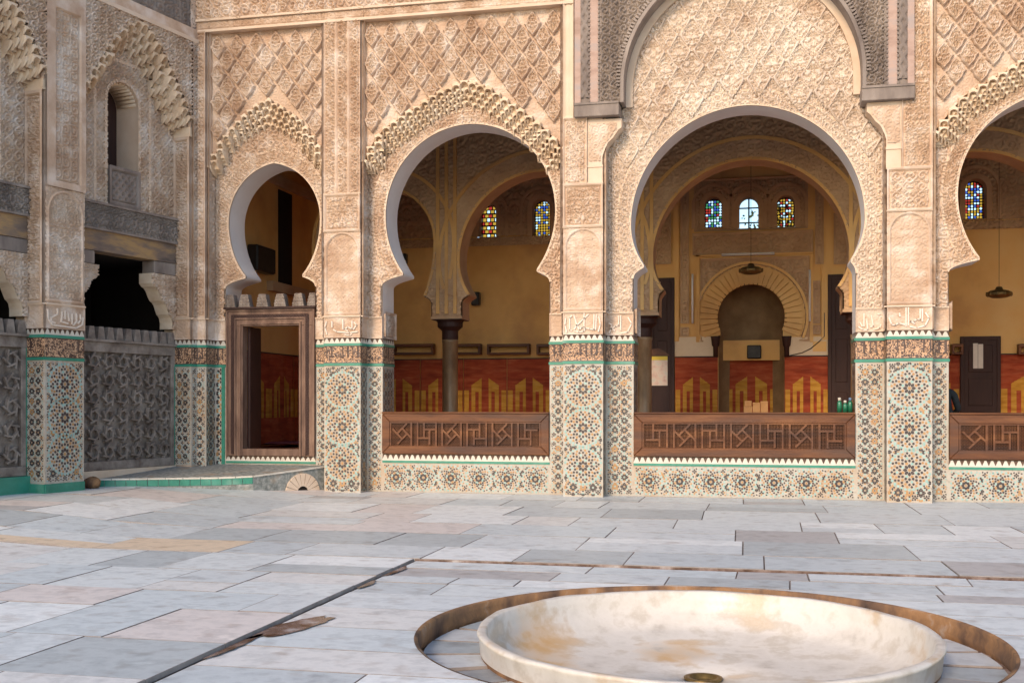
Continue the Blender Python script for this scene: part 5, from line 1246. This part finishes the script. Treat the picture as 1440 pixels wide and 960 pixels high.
a0, a1 = CF.at(1042), CF.at(1085); MB(CF).box(a0, a1, .74, .778, -.25, .08).build('table_top', cedar_dark, tb)
for a in (a0 + .03, a1 - .07):
    for h in (-.23, .02): MB(CF).box(a, a + .04, ZF + .001, .74, h, h + .04).build('leg', cedar_dark, tb)
# bottles on the railing cap
bgl = material('green_bottle_plastic', [(.01, .10, .05), (.02, .16, .08)], 5, .15, spec=.6); capm = material('pale_cap', [(.45, .40, .32), (.55, .50, .40)], 5, .5); capb = material('blue_cap', [(.10, .16, .24), (.16, .22, .30)], 5, .5)
zr = fz(1046, 582, .045) + .025
for (u, hh, cm, lab) in ((1180.5, .215, capm, 'green bottle with a pale tall cap on the long railing'), (1188.5, .175, tile_white, 'shortest green bottle on the long railing'), (1195.5, .215, capb, 'green bottle with a bluish cap on the long railing')):
    x, yy = fx(u, -.10), .10; r = .036; k = hh / .215
    bt = empty('bottle', (x, yy, zr), label=lab, cat='bottle')
    MB().lathe([(.0, .001), (r, .001), (r, .12 * k), (r * .85, .145 * k), (.014, .175 * k), (.0, .175 * k)], (x, yy, zr), 14).build('body', bgl, bt, smooth=True)
    MB().lathe([(.0, .172 * k), (.022, .172 * k), (.022, .205 * k), (.016, .215 * k), (.0, .215 * k)], (x, yy, zr), 12).build('cap', cm, bt, smooth=True)
# cable drooping on the pale panel
cb = [(bxx(u), YB - .05, bz(u, v)) for u, v in ((1106, 501), (1114, 499), (1128, 496), (1140, 490), (1152, 480), (1159, 473), (1159, 440))]
MB().tube(cb, .009, 6).build('cable', black_plastic, None, label='thin black cable drooping across the pale panel right of the niche', cat='cable')
# crumpled rug inside the door
rg_ = MB(); n1, n2 = 24, 14; cxr, cyr = -7.7, 2.6; vs = []
for j in range(n2):
    for i in range(n1):
        x, yv = cxr + (i / (n1 - 1) - .5) * 2.2, cyr + (j / (n2 - 1) - .5) * 1.5
        vs.append((x, yv, ZF + .03 + .05 * (vn(np.array([x * 3.1]), np.array([yv * 3.3]), 5)[0] + .5 * vn(np.array([x * 8.1]), np.array([yv * 7.3]), 6)[0])))
rg_.add(vs, [(j * n1 + i, j * n1 + i + 1, (j + 1) * n1 + i + 1, (j + 1) * n1 + i) for j in range(n2 - 1) for i in range(n1 - 1)])
rugm = material('rug_maroon', [(.10, .015, .03), (.22, .04, .06), (.30, .16, .16)], 5, .95, .2, 100, stretch=(1, 4, 1)); rg_.build('rug', rugm, None, smooth=True, label='rumpled maroon rug on the floor inside the wooden door', cat='rug')

# ------------------------------------------------------------------ person seated behind the pier
def skin_body(name, pts, edges, rad, mat, parent):
    me = bpy.data.meshes.new(name); me.from_pydata(pts, edges, []); o = obj(name, me, parent, mat)
    md = o.modifiers.new('skin', 'SKIN'); md.use_smooth_shade = True
    for i, r in enumerate(rad): me.skin_vertices[0].data[i].radius = (r, r) if not isinstance(r, tuple) else r
    me.skin_vertices[0].data[0].use_root = True
    s2 = o.modifiers.new('sub', 'SUBSURF'); s2.levels = 2; s2.render_levels = 2; return o
PF = Frame(0, 1.25, 1, 0); px = PF.at(1337) - .10; py = 1.25
person = empty('person', (px, py, ZF), label='person in dark clothes sitting half hidden behind the lettered right pier', cat='person')
coat = material('dark_coat', [(.015, .02, .025), (.03, .04, .045)], 8, .85, .2, 80); skin = material('skin', [(.32, .17, .10), (.38, .21, .13)], 5, .6); trouser = material('trousers', [(.03, .03, .04), (.05, .05, .06)], 8, .9); hairm = material('hair', [(.01, .008, .006), (.02, .015, .01)], 20, .7)
zs_ = ZF + .44
def W(x, y, z): return (px + x, py + y, zs_ + z)
# faces into the hall (+y), leaning a little to the left; one continuous figure
P_ = [W(0, 0, .06), W(-.01, .02, .24), W(-.02, .04, .42), W(-.03, .06, .53), W(-.035, .075, .60), W(-.04, .09, .68), W(-.04, .10, .77),
      W(-.21, .05, .50), W(-.27, .14, .26), W(-.19, .36, .14), W(.15, .05, .50), W(.23, .12, .26), W(.15, .36, .14),
      W(-.11, .06, .03), W(-.15, .46, .04), W(-.15, .50, -.38), W(-.15, .60, -.41), W(.11, .06, .03), W(.15, .46, .04), W(.15, .50, -.38), W(.15, .60, -.41)]
E_ = [(0, 1), (1, 2), (2, 3), (3, 4), (4, 5), (5, 6), (3, 7), (7, 8), (8, 9), (3, 10), (10, 11), (11, 12), (0, 13), (13, 14), (14, 15), (15, 16), (0, 17), (17, 18), (18, 19), (19, 20)]
Rr = [(.16, .12), (.145, .11), (.165, .115), (.12, .09), .055, (.085, .10), (.075, .09), .062, .05, .038, .062, .05, .038, .095, .07, .05, .045, .095, .07, .05, .045]
bd = skin_body('body', P_, E_, Rr, coat, person)
hb = MB(); hb.lathe([(.0, .14), (.06, .125), (.098, .07), (.104, .0), (.09, -.06), (.06, -.10)], W(-.04, .085, .765), 18); hb.build('hair', hairm, person, smooth=True)
hf_ = MB()
fc = W(-.04, .115, .735); NU, NV = 14, 10; vs = []
for j in range(NV + 1):
    for i in range(NU):
        th = math.pi * j / NV; ph = 2 * math.pi * i / NU; r = 1.0 + (.22 * math.exp(-((ph - math.pi / 2) / .25) ** 2 - ((th - 1.75) / .25) ** 2))
        vs.append((fc[0] + .075 * r * math.sin(th) * math.cos(ph), fc[1] + .085 * r * math.sin(th) * math.sin(ph), fc[2] + .11 * math.cos(th)))
hf_.add(vs, [(j * NU + i, (j + 1) * NU + i, (j + 1) * NU + (i + 1) % NU, j * NU + (i + 1) % NU) for j in range(NV) for i in range(NU)]); hf_.build('face', skin, person, smooth=True)
for s in (-1, 1):                                             # hands resting on the knees
    b0 = W(s * .17, .40, .13)
    hm = MB(); hm.tube([b0, (b0[0], b0[1] + .05, b0[2] - .01), (b0[0], b0[1] + .09, b0[2] - .02)], [.03, .038, .03], 8)
    for q in range(4): hm.tube([(b0[0] + (q - 1.5) * .018, b0[1] + .085, b0[2] - .02), (b0[0] + (q - 1.5) * .02, b0[1] + .12 + .01 * (q in (1, 2)), b0[2] - .035), (b0[0] + (q - 1.5) * .02, b0[1] + .145 + .012 * (q in (1, 2)), b0[2] - .06)], [.0095, .009, .007], 6)
    hm.tube([(b0[0] - s * .03, b0[1] + .03, b0[2]), (b0[0] - s * .05, b0[1] + .06, b0[2] - .015), (b0[0] - s * .055, b0[1] + .09, b0[2] - .025)], [.012, .01, .008], 6); hm.build('hand', skin, person, smooth=True)
st = empty('stool', (px, py, ZF), label='plain wooden stool under the seated person', cat='stool')
MB(PF).box(px - .2, px + .2, zs_ - .10, zs_ - .06, -.22, .18).build('seat', cedar_dark, st)
for a in (px - .18, px + .14):
    for h in (-.2, .12): MB(PF).box(a, a + .04, ZF + .001, zs_ - .10, h, h + .04).build('leg', cedar_dark, st)

# ------------------------------------------------------------------ tree and roof outside the clear window
tr = empty('tree', (0.9, 12.5, -.9), label='leafy tree outside seen through the clear middle window', cat='tree')
bark = material('bark', [(.06, .045, .035), (.12, .09, .07)], 8, .95, .4, 30); leafm = material('leaf', [(.05, .07, .03), (.09, .12, .06)], 6, .8)
MB().tube([(.9, 12.5, -.9), (.85, 12.5, 2.5), (.7, 12.5, 4.2), (.4, 12.4, 5.6)], [.22, .16, .10, .04], 10).build('trunk', bark, tr, smooth=True)
cw = MB(); rg2 = random.Random(5)
for k in range(1500):
    th, ph, r = rg2.uniform(0, math.pi), rg2.uniform(0, 2 * math.pi), rg2.random() ** .4
    c0 = (.5 + 1.9 * r * math.sin(th) * math.cos(ph), 12.5 + 1.5 * r * math.sin(th) * math.sin(ph), 5.0 + 1.15 * r * math.cos(th) + .4 * math.sin(ph * 3))
    d = Vector((rg2.gauss(0, 1), rg2.gauss(0, 1), rg2.gauss(0, 1))).normalized(); e_ = d.orthogonal().normalized(); s = rg2.uniform(.05, .1)
    cw.add([tuple(Vector(c0) + d * s), tuple(Vector(c0) + e_ * s * .5), tuple(Vector(c0) - d * s), tuple(Vector(c0) - e_ * s * .5)], [(0, 1, 2, 3)])
cw.build('crown', leafm, tr, kind='stuff')
